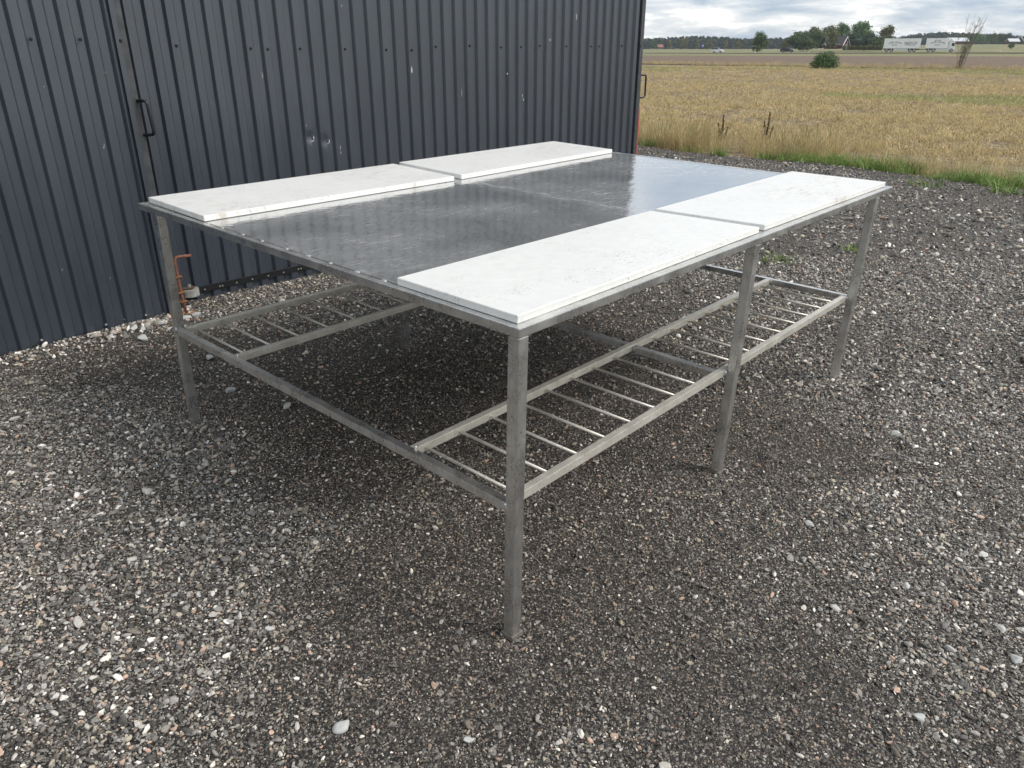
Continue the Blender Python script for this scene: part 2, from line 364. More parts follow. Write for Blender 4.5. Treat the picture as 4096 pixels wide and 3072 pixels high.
MAT['leaf_oak'] = leafm('oak_leaves', (0.051, 0.087, 0.036), (0.087, 0.138, 0.052), (0.145, 0.196, 0.072))
MAT['leaf_lime'] = leafm('fresh_leaves', (0.078, 0.143, 0.052), (0.124, 0.202, 0.075), (0.182, 0.26, 0.104))
MAT['leaf_olive'] = leafm('olive_leaves', (0.072, 0.085, 0.033), (0.13, 0.143, 0.055), (0.208, 0.202, 0.078))
MAT['leaf_dark'] = leafm('dark_leaves', (0.03, 0.057, 0.035), (0.051, 0.086, 0.049), (0.081, 0.121, 0.068))
MAT['leaf_yellow'] = leafm('yellowing_leaves', (0.12, 0.12, 0.03), (0.20, 0.18, 0.05), (0.28, 0.23, 0.07))
MAT['forest'] = leafm('far_forest_foliage', (0.024, 0.043, 0.031), (0.041, 0.065, 0.043), (0.072, 0.098, 0.058))

# ------------------------------------------------------------------ mesh helpers
def tag(o, label=None, cat=None, group=None, kind=None):
    if label: o['label'] = label
    if cat: o['category'] = cat
    if group: o['group'] = group
    if kind: o['kind'] = kind
    return o
def link(name, me, mat=None, parent=None, smooth=False):
    if mat is not None and not me.materials:
        me.materials.append(MAT[mat] if isinstance(mat, str) else mat)
    if smooth:
        me.polygons.foreach_set('use_smooth', np.ones(len(me.polygons), bool))
    o = bpy.data.objects.new(name, me); COL.objects.link(o)
    if parent is not None: o.parent = parent
    return o
def empty(name, loc=(0, 0, 0), rot=(0, 0, 0)):
    o = bpy.data.objects.new(name, None); COL.objects.link(o)
    o.empty_display_size = 0.2
    o.location = loc; o.rotation_euler = rot
    return o
def pyd(name, v, f):
    me = bpy.data.meshes.new(name); me.from_pydata([tuple(map(float, p)) for p in v], [], f); me.update(); return me
def quads_mesh(name, V):                        # V: (N,4,3) separate quads
    N = len(V); me = bpy.data.meshes.new(name)
    me.vertices.add(N * 4); me.vertices.foreach_set('co', V.reshape(-1).astype(np.float32))
    me.loops.add(N * 4); me.loops.foreach_set('vertex_index', np.arange(N * 4, dtype=np.int32))
    me.polygons.add(N); me.polygons.foreach_set('loop_start', np.arange(0, N * 4, 4, dtype=np.int32))
    me.update(); me.validate(); return me
def prism(name, base, top, bev=0.0, seg=1):      # ring of points at the bottom, ring at the top
    bm = bmesh.new(); nb = len(base)
    a = [bm.verts.new(p) for p in base]; c = [bm.verts.new(p) for p in top]
    bm.faces.new(a[::-1]); bm.faces.new(c)
    for i in range(nb): bm.faces.new((a[i], a[(i + 1) % nb], c[(i + 1) % nb], c[i]))
    bmesh.ops.recalc_face_normals(bm, faces=bm.faces)
    if bev: bmesh.ops.bevel(bm, geom=list(bm.edges), offset=bev, segments=seg, profile=0.6, affect='EDGES')
    me = bpy.data.meshes.new(name); bm.to_mesh(me); bm.free(); return me
def box(name, x0, x1, y0, y1, z0, z1, mat, parent=None, bev=0.0, seg=1):
    b_ = [(x0, y0, z0), (x1, y0, z0), (x1, y1, z0), (x0, y1, z0)]
    return link(name, prism(name, b_, [(x, y, z1) for x, y, _ in b_], bev, seg), mat, parent)
def tube_mesh(name, path, r, n=10, caps=True):
    P = [Vector(p) for p in path]; R = r if isinstance(r, (list, tuple)) else [r] * len(P)
    v, f = [], []
    up = Vector((0, 0, 1))
    d0 = (P[1] - P[0]).normalized()
    nrm = d0.cross(up if abs(d0.dot(up)) < 0.9 else Vector((1, 0, 0))).normalized()
    for i, p in enumerate(P):
        d = ((P[min(i + 1, len(P) - 1)] - P[max(i - 1, 0)])).normalized()
        nrm = (nrm - d * nrm.dot(d)).normalized(); bi = d.cross(nrm)
        for k in range(n):
            a = 2 * math.pi * k / n
            v.append(p + (nrm * math.cos(a) + bi * math.sin(a)) * R[i])
    for i in range(len(P) - 1):
        for k in range(n):
            f.append((i * n + k, i * n + (k + 1) % n, (i + 1) * n + (k + 1) % n, (i + 1) * n + k))
    if caps: f.append(tuple(range(n))[::-1]); f.append(tuple((len(P) - 1) * n + k for k in range(n)))
    return pyd(name, v, f)
def bend(pts, r=0.02, n=5):                      # round the inner corners of a path
    out = [Vector(pts[0])]
    for i in range(1, len(pts) - 1):
        a, b_, c = Vector(pts[i - 1]), Vector(pts[i]), Vector(pts[i + 1])
        p = b_ + (a - b_).normalized() * r; q = b_ + (c - b_).normalized() * r
        for k in range(n + 1):
            t = k / n; out.append(p * (1 - t) ** 2 + b_ * 2 * t * (1 - t) + q * t * t)
    out.append(Vector(pts[-1])); return out
def cyl(name, c, axis, r, h, mat, parent=None, n=14, bev=0.0):
    c = Vector(c); ax = Vector(axis).normalized()
    me = tube_mesh(name, [c - ax * h / 2, c + ax * h / 2], r, n)
    return link(name, me, mat, parent)
def rock_mesh(name, seed, flat=0.62, sub=2, amp=0.22):
    r_ = np.random.default_rng(seed); bm = bmesh.new()
    bmesh.ops.create_icosphere(bm, subdivisions=sub, radius=0.5)
    dirs = r_.normal(size=(13, 3)); dirs /= np.linalg.norm(dirs, axis=1)[:, None]; cut = r_.uniform(0.25, 0.43, 13)
    s = np.array([1.0, r_.uniform(0.62, 0.95), r_.uniform(flat - 0.15, flat + 0.15)])
    for v in bm.verts:
        p = np.array(v.co)
        for d, c in zip(dirs, cut):
            k = p @ d - c
            if k > 0: p = p - d * k * 0.97
        p = p * s * (1 + r_.normal() * 0.025)
        v.co = p
    me = bpy.data.meshes.new(name); bm.to_mesh(me); bm.free()
    return me
def scatter(name, pts, rot, scl, pid, protos, label, cat, dry=None):
    me = bpy.data.meshes.new(name); N = len(pts)
    me.vertices.add(N); me.vertices.foreach_set('co', np.asarray(pts, np.float32).reshape(-1))
    for an, ty, dat, key in (('rot', 'FLOAT_VECTOR', rot, 'vector'), ('scl', 'FLOAT_VECTOR', scl, 'vector')):
        a = me.attributes.new(an, ty, 'POINT'); a.data.foreach_set(key, np.asarray(dat, np.float32).reshape(-1))
    a = me.attributes.new('pid', 'INT', 'POINT'); a.data.foreach_set('value', np.asarray(pid, np.int32))
    if dry is not None:
        a = me.attributes.new('dry', 'FLOAT', 'POINT'); a.data.foreach_set('value', np.asarray(dry, np.float32))
    src = bpy.data.collections.new(name + '_shapes')
    for i, (pm, mt) in enumerate(protos):
        if not pm.materials: pm.materials.append(MAT[mt])
        src.objects.link(bpy.data.objects.new('%s_shape_%02d' % (name, i), pm))
    o = bpy.data.objects.new(name, me); COL.objects.link(o)
    g = bpy.data.node_groups.new(name + '_nodes', 'GeometryNodeTree')
    g.interface.new_socket('Geometry', in_out='INPUT', socket_type='NodeSocketGeometry')
    g.interface.new_socket('Geometry', in_out='OUTPUT', socket_type='NodeSocketGeometry')
    N_, L_ = g.nodes, g.links
    gi = N_.new('NodeGroupInput'); go = N_.new('NodeGroupOutput')
    ci = N_.new('GeometryNodeCollectionInfo'); ci.inputs['Collection'].default_value = src
    ci.inputs['Separate Children'].default_value = True; ci.inputs['Reset Children'].default_value = True
    ip = N_.new('GeometryNodeInstanceOnPoints'); ip.inputs['Pick Instance'].default_value = True
    def na(nm, ty):
        k = N_.new('GeometryNodeInputNamedAttribute'); k.data_type = ty; k.inputs['Name'].default_value = nm
        return next(s for s in k.outputs if s.enabled and s.name == 'Attribute')
    er = N_.new('FunctionNodeEulerToRotation')
    L_.new(na('rot', 'FLOAT_VECTOR'), er.inputs[0]); L_.new(er.outputs[0], ip.inputs['Rotation'])
    L_.new(na('scl', 'FLOAT_VECTOR'), ip.inputs['Scale']); L_.new(na('pid', 'INT'), ip.inputs['Instance Index'])
    L_.new(gi.outputs[0], ip.inputs['Points']); L_.new(ci.outputs[0], ip.inputs['Instance'])
    L_.new(ip.outputs[0], go.inputs[0])
    md = o.modifiers.new('scatter', 'NODES'); md.node_group = g
    return tag(o, label, cat, None, 'stuff')

# ------------------------------------------------------------------ ground sheets
def sheet(name, xs, ys, mat, dz=0.0, fn=None, noise=0.0, nscale=1.0, kind='structure'):
    X, Y = np.meshgrid(xs, ys, indexing='ij')
    if fn: X, Y = fn(X, Y)
    Zv = height(X, Y) + dz
    if name == 'yard': Zv = Zv + ruts(X, Y)
    if noise: Zv = Zv + noise * (VN.fbm(X * nscale, Y * nscale, 4) - 0.5) * 2
    v = np.stack([X, Y, Zv], -1).reshape(-1, 3); nx, ny = X.shape
    i = np.arange((nx - 1) * (ny - 1)); a = (i // (ny - 1)) * ny + i % (ny - 1)
    F = np.stack([a, a + ny, a + ny + 1, a + 1], -1)
    me = bpy.data.meshes.new(name)
    me.vertices.add(len(v)); me.vertices.foreach_set('co', v.astype(np.float32).reshape(-1))
    me.loops.add(F.size); me.loops.foreach_set('vertex_index', F.astype(np.int32).reshape(-1))
    me.polygons.add(len(F)); me.polygons.foreach_set('loop_start', np.arange(0, F.size, 4, dtype=np.int32))
    me.update(); me.validate()
    if name == 'yard':
        a = me.attributes.new('dry', 'FLOAT', 'POINT'); a.data.foreach_set('value', dryness(X, Y).reshape(-1).astype(np.float32))
    return tag(link(name, me, mat, None, True), kind=kind)
# the land out to the horizon, in rings about the camera
rr = np.concatenate([[0.5], np.geomspace(4, 1650, 85)]); th = np.linspace(0, 2 * math.pi, 181)
def polar(Rr, Th): return CAM[0] + Rr * np.cos(Th), CAM[1] + Rr * np.sin(Th)
sheet('ground', rr, th, 'meadow', -0.12, polar)
sheet('yard', np.concatenate([np.linspace(-9, -2.1, 24), np.linspace(-2, 6, 321), np.linspace(6.1, 9.35, 40)]), np.concatenate([np.linspace(-9, -1.6, 24), np.linspace(-1.5, 3.5, 201), np.linspace(3.6, 14, 60)]), 'fines', 0.0,
      lambda X, Y: (np.where(X > 9.3, 9.1 + 0.9 * (VN.fbm(Y * 0.7, Y * 0 + 3.3) - 0.5) + 0.25 * sstep(1.5, 3, Y), X), Y), 0.012, 1.2)
sheet('stubble_field', np.concatenate([np.linspace(8.6, 20, 60), np.linspace(20.5, 72, 70)]), np.linspace(-30, 75, 150), 'stubsoil', -0.035, None, 0.03, 0.5)
def trap(X, Y):      # X 0..1 near to far, Y 0..1 along
    nx, ny = 69 + 2.5 * (Y - 0.3), -60 + 190 * Y
    fx, fy = 218 - 88 * Y, -40 + 190 * Y
    return nx + (fx - nx) * X, ny + (fy - ny) * X
sheet('ploughed_field', np.linspace(0, 1, 60), np.linspace(0, 1, 80), 'plough', 0.02, trap, 0.06, 0.5)

# ------------------------------------------------------------------ road
RA, RB = lat(132, 262), lat(76, 290)
rd = (RB - RA) / np.linalg.norm(RB - RA); rn = np.array([-rd[1], rd[0]])
if rn @ FHV > 0: rn = -rn                        # rn points to the camera side
def road_z(X): return 0.02 + 0.34 * float(sstep(70, 135, X))
def road_sheet(name, o0, o1, mat, dz, dz2=None):
    S = np.linspace(-420, 420, 85); v, f = [], []
    for i, s in enumerate(S):
        for o_, zz in ((o0, dz), (o1, dz if dz2 is None else dz2)):
            p = RA + rd * s + rn * o_
            X = (p - CAM[:2]) @ RH
            v.append((p[0], p[1], road_z(X) + zz))
        if i: f.append((2 * i - 2, 2 * i - 1, 2 * i + 1, 2 * i))
    return tag(link(name, pyd(name, v, f), mat), kind='structure')
road_sheet('road', -3.8, 3.8, 'asphalt', 0.06)
road_sheet('road_verge', 3.7, 24, 'verge', 0.045, -0.02)
road_sheet('road_verge', -3.7, -16, 'verge', 0.045, 0.0)
road_sheet('road_line', 3.35, 3.47, 'white', 0.066)
road_sheet('road_line', -3.47, -3.35, 'white', 0.066)

# ------------------------------------------------------------------ the table
TBL = empty('work_table', (0, 0, 0), (SLOPE, 0, 0))
tag(TBL, 'large stainless steel work table with rod shelves standing on the gravel yard', 'table')
H, L, W, LG = 0.90, 2.53, 1.94, 0.034
RT, RWd = 0.0235, 0.028
box('edge_rail', 0, L, 0, RWd, H - RT, H, 'steel', TBL, 0.0025, 2)
box('edge_rail', 0, L, W - RWd, W, H - RT, H, 'steel', TBL, 0.0025, 2)
box('edge_rail', 0, RWd - 0.006, RWd, W - RWd, H - RT, H, 'steel', TBL, 0.0025, 2)
box('edge_rail', L - RWd, L, RWd, W - RWd, H - RT, H, 'steel', TBL, 0.0025, 2)
box('slot_shade_strip', RWd - 0.006, RWd + 0.02, RWd, W - RWd, H - RT, H - 0.014, 'black_paint', TBL)  # added black strip, hides the bright ground so the slot looks shaded
box('table_plate', RWd, L - RWd - 0.0005, RWd + 0.0005, W - RWd - 0.0005, H - 0.006, H - 0.0012, 'plate', TBL)
bm = bmesh.new(); bmesh.ops.create_icosphere(bm, subdivisions=2, radius=1)
for v in bm.verts: v.co *= 1 + random.uniform(-0.15, 0.15)
wme = bpy.data.meshes.new('weld'); bm.to_mesh(wme); bm.free()
for y in (1.445, 1.348, 1.217, 1.101, 0.964, 0.851, 0.74, 0.616, 0.50):
    o = link('weld', wme, 'zinc', TBL, True); o.location = (0.0245, y, H - 0.001); o.scale = (0.006, 0.011, 0.003); o.rotation_euler = (0, 0, random.uniform(-0.5, 0.5))
def leg(xb, yb, xt, yt):
    q = lambda x, y, z: [(x, y, z), (x + LG, y, z), (x + LG, y + LG, z), (x, y + LG, z)]
    lo = link('leg', prism('leg', q(xb, yb, 0.012), q(xt, yt, H - RT), 0.003, 2), 'steel', TBL)
    link('foot_plate', prism('foot_plate', [(x + dx, y + dy, -0.004) for (x, y, _), (dx, dy) in zip(q(xb, yb, 0), ((-.005, -.005), (.005, -.005), (.005, .005), (-.005, .005)))],
         [(x + dx, y + dy, 0.012) for (x, y, _), (dx, dy) in zip(q(xb, yb, 0), ((-.005, -.005), (.005, -.005), (.005, .005), (-.005, .005)))], 0.0015), 'footsteel', lo)
leg(-0.003, 0.002, 0.0006, 0.0006)
leg(1.153, 0.004, 1.174, 0.0006)
leg(2.320, 0.006, 2.334, 0.0006)
leg(-0.002, 1.806, 0.0006, 1.790)
leg(1.156, 1.812, 1.162, 1.800)
leg(2.320, 1.812, 2.330, 1.800)
SH, RH_ = 0.4254, 0.026                           # shelf height, rail height
def rail(name, x0, x1, y0, y1, mat='lit_steel', z=SH):
    return box(name, x0, x1, y0, y1, z - RH_, z, mat, TBL, 0.002, 2)
rail('shelf_rail', LG + 0.0, 2.319, 0.037, 0.060)
rail('shelf_rail', 0.026, 2.325, 0.408, 0.431)
rail('shelf_rail', 0.026, 2.325, 1.384, 1.407)
rail('shelf_rail', LG + 0.0, 2.319, 1.788, 1.811)
rail('cross_rail', 0.001, 0.0255, 0.037, 1.804, 'steel')
rail('cross_rail', 2.3255, 2.349, 0.041, 1.809, 'steel')
rail('cross_rail', 1.118, 1.142, 0.0605, 0.4075, 'steel', SH - 0.004)
rail('cross_rail', 1.118, 1.142, 0.4315, 1.3835, 'steel', SH - 0.004)
rail('cross_rail', 1.118, 1.142, 1.4075, 1.7875, 'steel', SH - 0.004)
xr = [0.068, 0.202, 0.336, 0.470, 0.605, 0.740, 0.867, 0.996, 1.271, 1.406, 1.546, 1.688, 1.832, 1.965, 2.105, 2.228]
def rod_mesh(w): return tube_mesh('shelf_rod', [(0, 0, 0), (0, w, 0)], 0.0047, 10)
ra, rb = rod_mesh(0.352), rod_mesh(0.385)
for x in xr:
    link('shelf_rod', ra, 'lit_steel', TBL, True).location = (x, 0.058, SH - 0.014)
for x in [0.073, 0.184, 0.313, 0.451, 0.586, 0.73, 0.867, 0.996, 1.271, 1.406, 1.546, 1.688, 1.832, 1.965, 2.105, 2.228]:
    link('shelf_rod', rb, 'lit_steel', TBL, True).location = (x, 1.405, SH - 0.014)
for p in ((1.150, 0.034, 0.412), (2.318, 0.036, 0.414), (0.0, 0.036, 0.415), (-0.001, 1.803, 0.424), (2.322, 0.404, 0.414), (0.027, 1.383, 0.424), (0.027, 0.407, 0.424)):
    o = link('weld', wme, 'steel', TBL, True); o.location = p; o.scale = (0.005, 0.006, 0.011)

# ------------------------------------------------------------------ the white boards lying on it
def board(quad, label):
    cx = sum(p[0] for p in quad) / 4; cy = sum(p[1] for p in quad) / 4
    b0 = [(x - cx, y - cy, 0) for x, y in quad]; b1 = [(x, y, 0.0205) for x, y, _ in b0]
    o = link('cutting_board', prism('cutting_board', b0, b1, 0.0035, 3), 'board')
    c = math.cos(SLOPE); s = math.sin(SLOPE)
    o.location = (cx, cy * c - H * s, cy * s + H * c); o.rotation_euler = (SLOPE, 0, 0)
    return tag(o, label, 'cutting board', 'white boards lying on the steel table')
board([(0.021, 0.0235), (1.245, 0.030), (1.208, 0.437), (0.021, 0.4425)], 'nearest white plastic board, on the front corner of the steel table')
board([(1.288, 0.0315), (2.503, 0.0275), (2.483, 0.456), (1.248, 0.441)], 'white plastic board at the far end of the table side away from the doors')
board([(0.024, 1.470), (1.203, 1.464), (1.242, 1.936), (0.035, 1.920)], 'white plastic board on the door side of the table, next to its left corner')
board([(1.250, 1.467), (2.482, 1.507), (2.520, 1.972), (1.293, 1.953)], 'brown stained white board farthest back, on the door side of the table')

# ------------------------------------------------------------------ sliding doors
def clad(name, x0, per, n0, n1, z0, z1, origin, dirv, parent, proud=0.0, dents=(), extra=0.0, x_lo=-99, x_hi=99):
    """profiled sheet: n0..n1 ribs; x measured along the door, depth outwards"""
    E_, D_ = 0.0125, 0.0195
    prof = []
    for k in range(n0, n1):
        a = x0 + per * k
        prof += [(a, 0), (a + E_, D_), (a + E_ + 0.0425, D_), (a + 2 * E_ + 0.0425, 0)]
    prof.append((x0 + per * n1, 0))
    if extra: prof += [(x0 + per * n1 + E_, D_), (x0 + per * n1 + E_ + extra, D_)]
    prof = [(min(max(a, x_lo), x_hi), d) for a, d in prof]
    if dents: zs = np.concatenate([np.linspace(z0, 0.80, 6), np.linspace(0.82, 1.02, 26), np.linspace(1.06, z1, 12)])
    else: zs = np.linspace(z0, z1, 8)
    v, f = [], []; nrm = Vector((dirv[1], -dirv[0], 0))
    for zz in zs:
        for a, d in prof:
            off = d + proud
            for (da, dz_, dd) in dents:
                q = math.exp(-((a - da) / 0.034) ** 2 - ((zz - dz_) / 0.030) ** 2)
                off -= dd * q * (1 if d > 0 else 0.3)
            p = Vector(origin) + Vector((dirv[0], dirv[1], 0)) * a + nrm * off
            v.append((p.x, p.y, zz))
    m_ = len(prof)
    for i in range(len(zs) - 1):
        for k in range(m_ - 1):
            f.append((i * m_ + k, i * m_ + k + 1, (i + 1) * m_ + k + 1, (i + 1) * m_ + k))
    return link(name, pyd(name, v, f), 'paint', parent)
bm = bmesh.new()
bmesh.ops.create_cone(bm, cap_ends=True, segments=14, radius1=0.0085, radius2=0.0075, depth=0.003)
r2 = bmesh.ops.create_cone(bm, cap_ends=True, segments=6, radius1=0.0045, radius2=0.0042, depth=0.007)
for v in r2['verts']: v.co.z += 0.004
sme = bpy.data.meshes.new('screw'); bm.to_mesh(sme); bm.free(); sme.materials.append(MAT['black_paint'])
sme2 = sme.copy(); sme2.materials.clear(); sme2.materials.append(MAT['zinc'])
def screw(parent, p, nrm, me=sme, s=1.0):
    o = link('screw', me, None, parent); o.location = p
    o.rotation_euler = Vector(nrm).to_track_quat('Z', 'Y').to_euler(); o.scale = (s, s, s)
def scratch(parent, pts, mat='chip'):
    return link('paint_chip', pyd('paint_chip', pts, [tuple(range(len(pts)))]), mat, parent)
DTOP = 3.35
# left door, in front
LD = empty('sliding_door', (-1.2, 3.21, 0.05)); tag(LD, 'charcoal corrugated metal door at the left, overlapping in front of the long one', 'door', 'corrugated sliding doors of the shed')
LY, LO = 3.23, (-1.2, 3.21, 0.05)
def loc(p, O): return (p[0] - O[0], p[1] - O[1], p[2] - O[2])
o_l = (0, LY - LO[1], -LO[2])
sheets_l = [(-26, -16), (-16, -6), (-6, 5)]
for i, (a, c) in enumerate(sheets_l):
    s_ = clad('cladding_sheet', 0.094 + 1.2, 0.107, a, c, 0.055, DTOP, (0, LY - LO[1], 0), (1, 0), LD, 0.0012 * i, extra=0.03 if i < 2 else 0.0, x_hi=0.562 + 1.2)
    s_.location.z = -LO[2]
fx0, fx1 = 0.562, 0.610
box('edge_tube', fx0 + 1.2, fx1 + 1.2, 3.196 - LO[1], 3.285 - LO[1], 0.04 - LO[2], DTOP - LO[2], 'frame_paint', LD, 0.004, 2)
box('edge_strip', fx0 - 0.012 + 1.2, fx0 + 0.012 + 1.2, 3.190 - LO[1], 3.1955 - LO[1], 0.05 - LO[2], DTOP - LO[2], 'paint', LD, 0.001)
for x in (0.174, 0.392, -0.04, -0.26, -0.48):
    screw(LD, loc((x, LY - 0.021, 1.506), LO), (0, -1, 0))
screw(LD, loc((0.574, 3.188, 1.502), LO), (0, -1, 0))
for x in (-0.116, -0.33, 0.206, 0.314, 0.425):
    screw(LD, loc((x, LY - 0.005 if x in (0.314,) else LY - 0.021, 0.081), LO), (0, -1, 0), sme2, 0.8)
link('handle', tube_mesh('handle', bend([loc(p, LO) for p in ((0.600, 3.198, 1.217), (0.624, 3.140, 1.219), (0.633, 3.138, 1.050), (0.604, 3.198, 1.046))], 0.022), 0.0085, 10), 'black_paint', LD, True)
# right door, behind it, turned a little
RO = (0.8, 3.335, 0.05); RDV = Vector((1, -0.04, 0)).normalized()
RDoor = empty('sliding_door', RO); tag(RDoor, 'long charcoal corrugated metal door running to the corner, dented above the table', 'door', 'corrugated sliding doors of the shed')
def rp(x, out, z):                               # x in the world's x, out of the door's face
    t = (x - 0.8) / RDV.x
    p = Vector((0, 0, 0)) + RDV * t + Vector((RDV.y, -RDV.x, 0)) * out
    return (p.x, p.y, z - RO[2])
bx = 0.663 - 0.8; per = 0.1082 / RDV.x
dn = [(1.690 - 0.8, 0.948, 0.012), (1.805 - 0.8, 0.918, 0.010)]
nr = [(-6, 6), (6, 16), (16, 26), (26, 36), (36, 42)]
for i, (a, c) in enumerate(nr):
    s_ = clad('cladding_sheet', bx / RDV.x, per, a, c, 0.055, DTOP - 0.05, (0, 0, 0), (RDV.x, RDV.y), RDoor, 0.0012 * (i % 2), dn if i == 1 else (), extra=0.03)
    s_.location.z = -RO[2]
def rbox(name, x0, x1, o0, o1, z0, z1, mat, bev=0.0):
    b_ = [rp(x0, o0, z0), rp(x1, o0, z0), rp(x1, o1, z0), rp(x0, o1, z0)]
    return link(name, prism(name, b_, [(p[0], p[1], z1 - RO[2]) for p in b_], bev), mat, RDoor)
rbox('bottom_rail', 0.72, 5.20, 0.0205, 0.0255, 0.103, 0.144, 'black_paint', 0.001)
rbox('edge_tube', 5.196, 5.236, -0.03, 0.022, 0.05, DTOP - 0.05, 'frame_paint', 0.003)
for x in (0.836, 0.933, 0.950, 1.043, 1.150, 1.261, 1.371, 1.482, 1.501, 1.59, 1.70, 1.81, 1.92, 2.03, 2.05):
    screw(RDoor, rp(x, 0.0265, 0.119), (RDV.y, -RDV.x, 0), sme2, 0.62)
for x, z in ((0.966, 1.480), (1.296, 1.466), (1.402, 1.463), (1.62, 1.464), (1.945, 1.463), (2.268, 1.459), (2.485, 1.456), (2.702, 1.478), (3.030, 1.484),
             (3.351, 1.475), (3.565, 1.477), (3.785, 1.486), (4.110, 1.482), (4.430, 1.483), (4.645, 1.483), (4.865, 1.488)):
    k = round((x - 0.6965) / 0.1082); screw(RDoor, rp(0.6965 + 0.1082 * k + 0.004, 0.0225, z), (RDV.y, -RDV.x, 0))
screw(RDoor, rp(5.206, 0.023, 1.484), (RDV.y, -RDV.x, 0))
link('handle', tube_mesh('handle', bend([rp(5.230, 0.0, 1.240), rp(5.338, 0.012, 1.236), rp(5.338, 0.012, 1.042), rp(5.230, 0.0, 1.038)], 0.025), 0.0085, 10), 'black_paint', RDoor, True)
def chip(x, z, w, h, out, sk=0.0):
    n_ = 7; pts = []
    for k in range(n_):
        a = 2 * math.pi * k / n_; q = random.uniform(0.5, 1.1)
        pts.append(rp(x + math.cos(a) * w * q + sk * math.sin(a) * h, out, z + math.sin(a) * h * q))
    return scratch(RDoor, pts)
for x, z, w, h, out in ((1.671, 0.972, .006, .009, .0125), (1.672, 0.948, .003, .018, .006), (1.712, 0.944, .003, .020, .0085), (1.700, 0.922, .010, .004, .0125), (1.690, 0.933, .004, .006, .010),
                        (1.785, 0.936, .003, .005, .0125), (1.790, 0.918, .006, .008, .009), (1.822, 0.912, .003, .015, .0125), (1.81, 0.898, .008, .003, .014), (1.896, 0.862, .002, .020, .0215), (1.897, 0.835, .002, .012, .0215),
                        (4.280, 1.70, .004, .036, .0215), (3.470, 1.285, .005, .010, .0215), (3.497, 1.14, .004, .008, .004), (3.497, 1.108, .004, .008, .004), (3.640, 1.12, .003, .018, .0215), (3.652, 1.09, .003, .014, .0215),
                        (3.96, 1.53, .004, .012, .0215), (2.99, 1.17, .002, .035, .0215), (2.53, 1.33, .006, .025, .0215), (1.66, 1.02, .002, .008, .0215), (2.0, 1.71, .003, .008, .0215), (1.40, 1.32, .002, .03, .0215)):
    chip(x, z, w, h, out)
def lchip(x, z, w, h):
    pts = []
    for k in range(7):
        a = 2 * math.pi * k / 7; q = random.uniform(0.5, 1.1)
        pts.append((x + math.cos(a) * w * q - LO[0], LY - 0.0215 - LO[1], z + math.sin(a) * h * q - LO[2]))
    scratch(LD, pts)
for x, z, w, h in ((0.392, 1.000, .003, .006), (0.396, 1.012, .0015, .010), (0.18, 1.30, .002, .003), (0.474, 1.355, .002, .004), (0.06, 0.42, .003, .004), (0.28, 0.33, .002, .004)):
    lchip(x, z, w, h)

# ------------------------------------------------------------------ drop bolt and guide roller at the door's edge
BO = (0.626, 3.165, 0.05)
BOLT = empty('drop_bolt', BO); tag(BOLT, 'rusty bent drop bolt standing in front of the doors\' joint beside the table leg', 'bolt')
lb = lambda p: loc(p, BO)
link('rod', tube_mesh('rod', bend([lb(p) for p in ((0.716, 3.150, 0.382), (0.622, 3.160, 0.386), (0.625, 3.162, 0.20), (0.629, 3.150, 0.035))], 0.028, 7), 0.0088, 10), 'rust', BOLT, True)
for z, x in ((0.273, 0.624), (0.180, 0.626), (0.126, 0.628)):
    o = box('guide_lug', x - 0.020 - BO[0], x + 0.020 - BO[0], 3.142 - BO[1], 3.196 - BO[1], z - 0.0025 - BO[2], z + 0.0025 - BO[2], 'rust2', BOLT, 0.001)
ring = [(0.636 + 0.034 * math.cos(a) - BO[0], 3.130 + 0.030 * math.sin(a) - BO[1], 0.062 - BO[2]) for a in np.linspace(0, 2 * math.pi, 9)]
link('ground_ring', tube_mesh('ground_ring', ring, 0.007, 8, False), 'rust2', BOLT, True)
GR = empty('guide_roller', (0.70, 3.23, 0.10)); GO = (0.70, 3.23, 0.10)
tag(GR, 'grey plastic guide roller in a rusty bracket against the long door\'s foot', 'roller')
lg = lambda p: loc(p, GO)
ro = cyl('roller', lg((0.706, 3.222, 0.150)), (0, 0, 1), 0.050, 0.040, 'nylon', GR, 28)
cyl('hub', lg((0.706, 3.222, 0.1525)), (0, 0, 1), 0.024, 0.046, 'brownrust', ro, 18).location = (0, 0, 0)
box('bracket', 0.611 - GO[0], 0.735 - GO[0], 3.205 - GO[1], 3.240 - GO[1], 0.177 - GO[2], 0.182 - GO[2], 'brownrust', GR, 0.001)
box('bracket', 0.611 - GO[0], 0.735 - GO[0], 3.205 - GO[1], 3.240 - GO[1], 0.108 - GO[2], 0.113 - GO[2], 'black_paint', GR, 0.001)
cyl('bolt_head', lg((0.706, 3.222, 0.189)), (0, 0, 1), 0.0095, 0.014, 'zinc', GR, 6)
cyl('bolt_head', lg((0.706, 3.222, 0.102)), (0, 0, 1), 0.0095, 0.011, 'zinc', GR, 6)
# red guide post at the far end of the long door
PO = (5.292, 3.19, 0.05)
GP = empty('guide_post', PO); tag(GP, 'low red steel post behind the long door\'s far edge', 'post')
box('flange', 0.0, 0.055, 0.0, 0.006, -0.02, 0.90, 'red', GP, 0.001)
box('flange', 0.049, 0.055, 0.0062, 0.06, -0.02, 0.90, 'red', GP, 0.001)
for z in (0.25, 0.62, 0.80): cyl('bolt_hole', (0.032, -0.001, z), (0, 1, 0), 0.006, 0.003, 'black_paint', GP, 10)
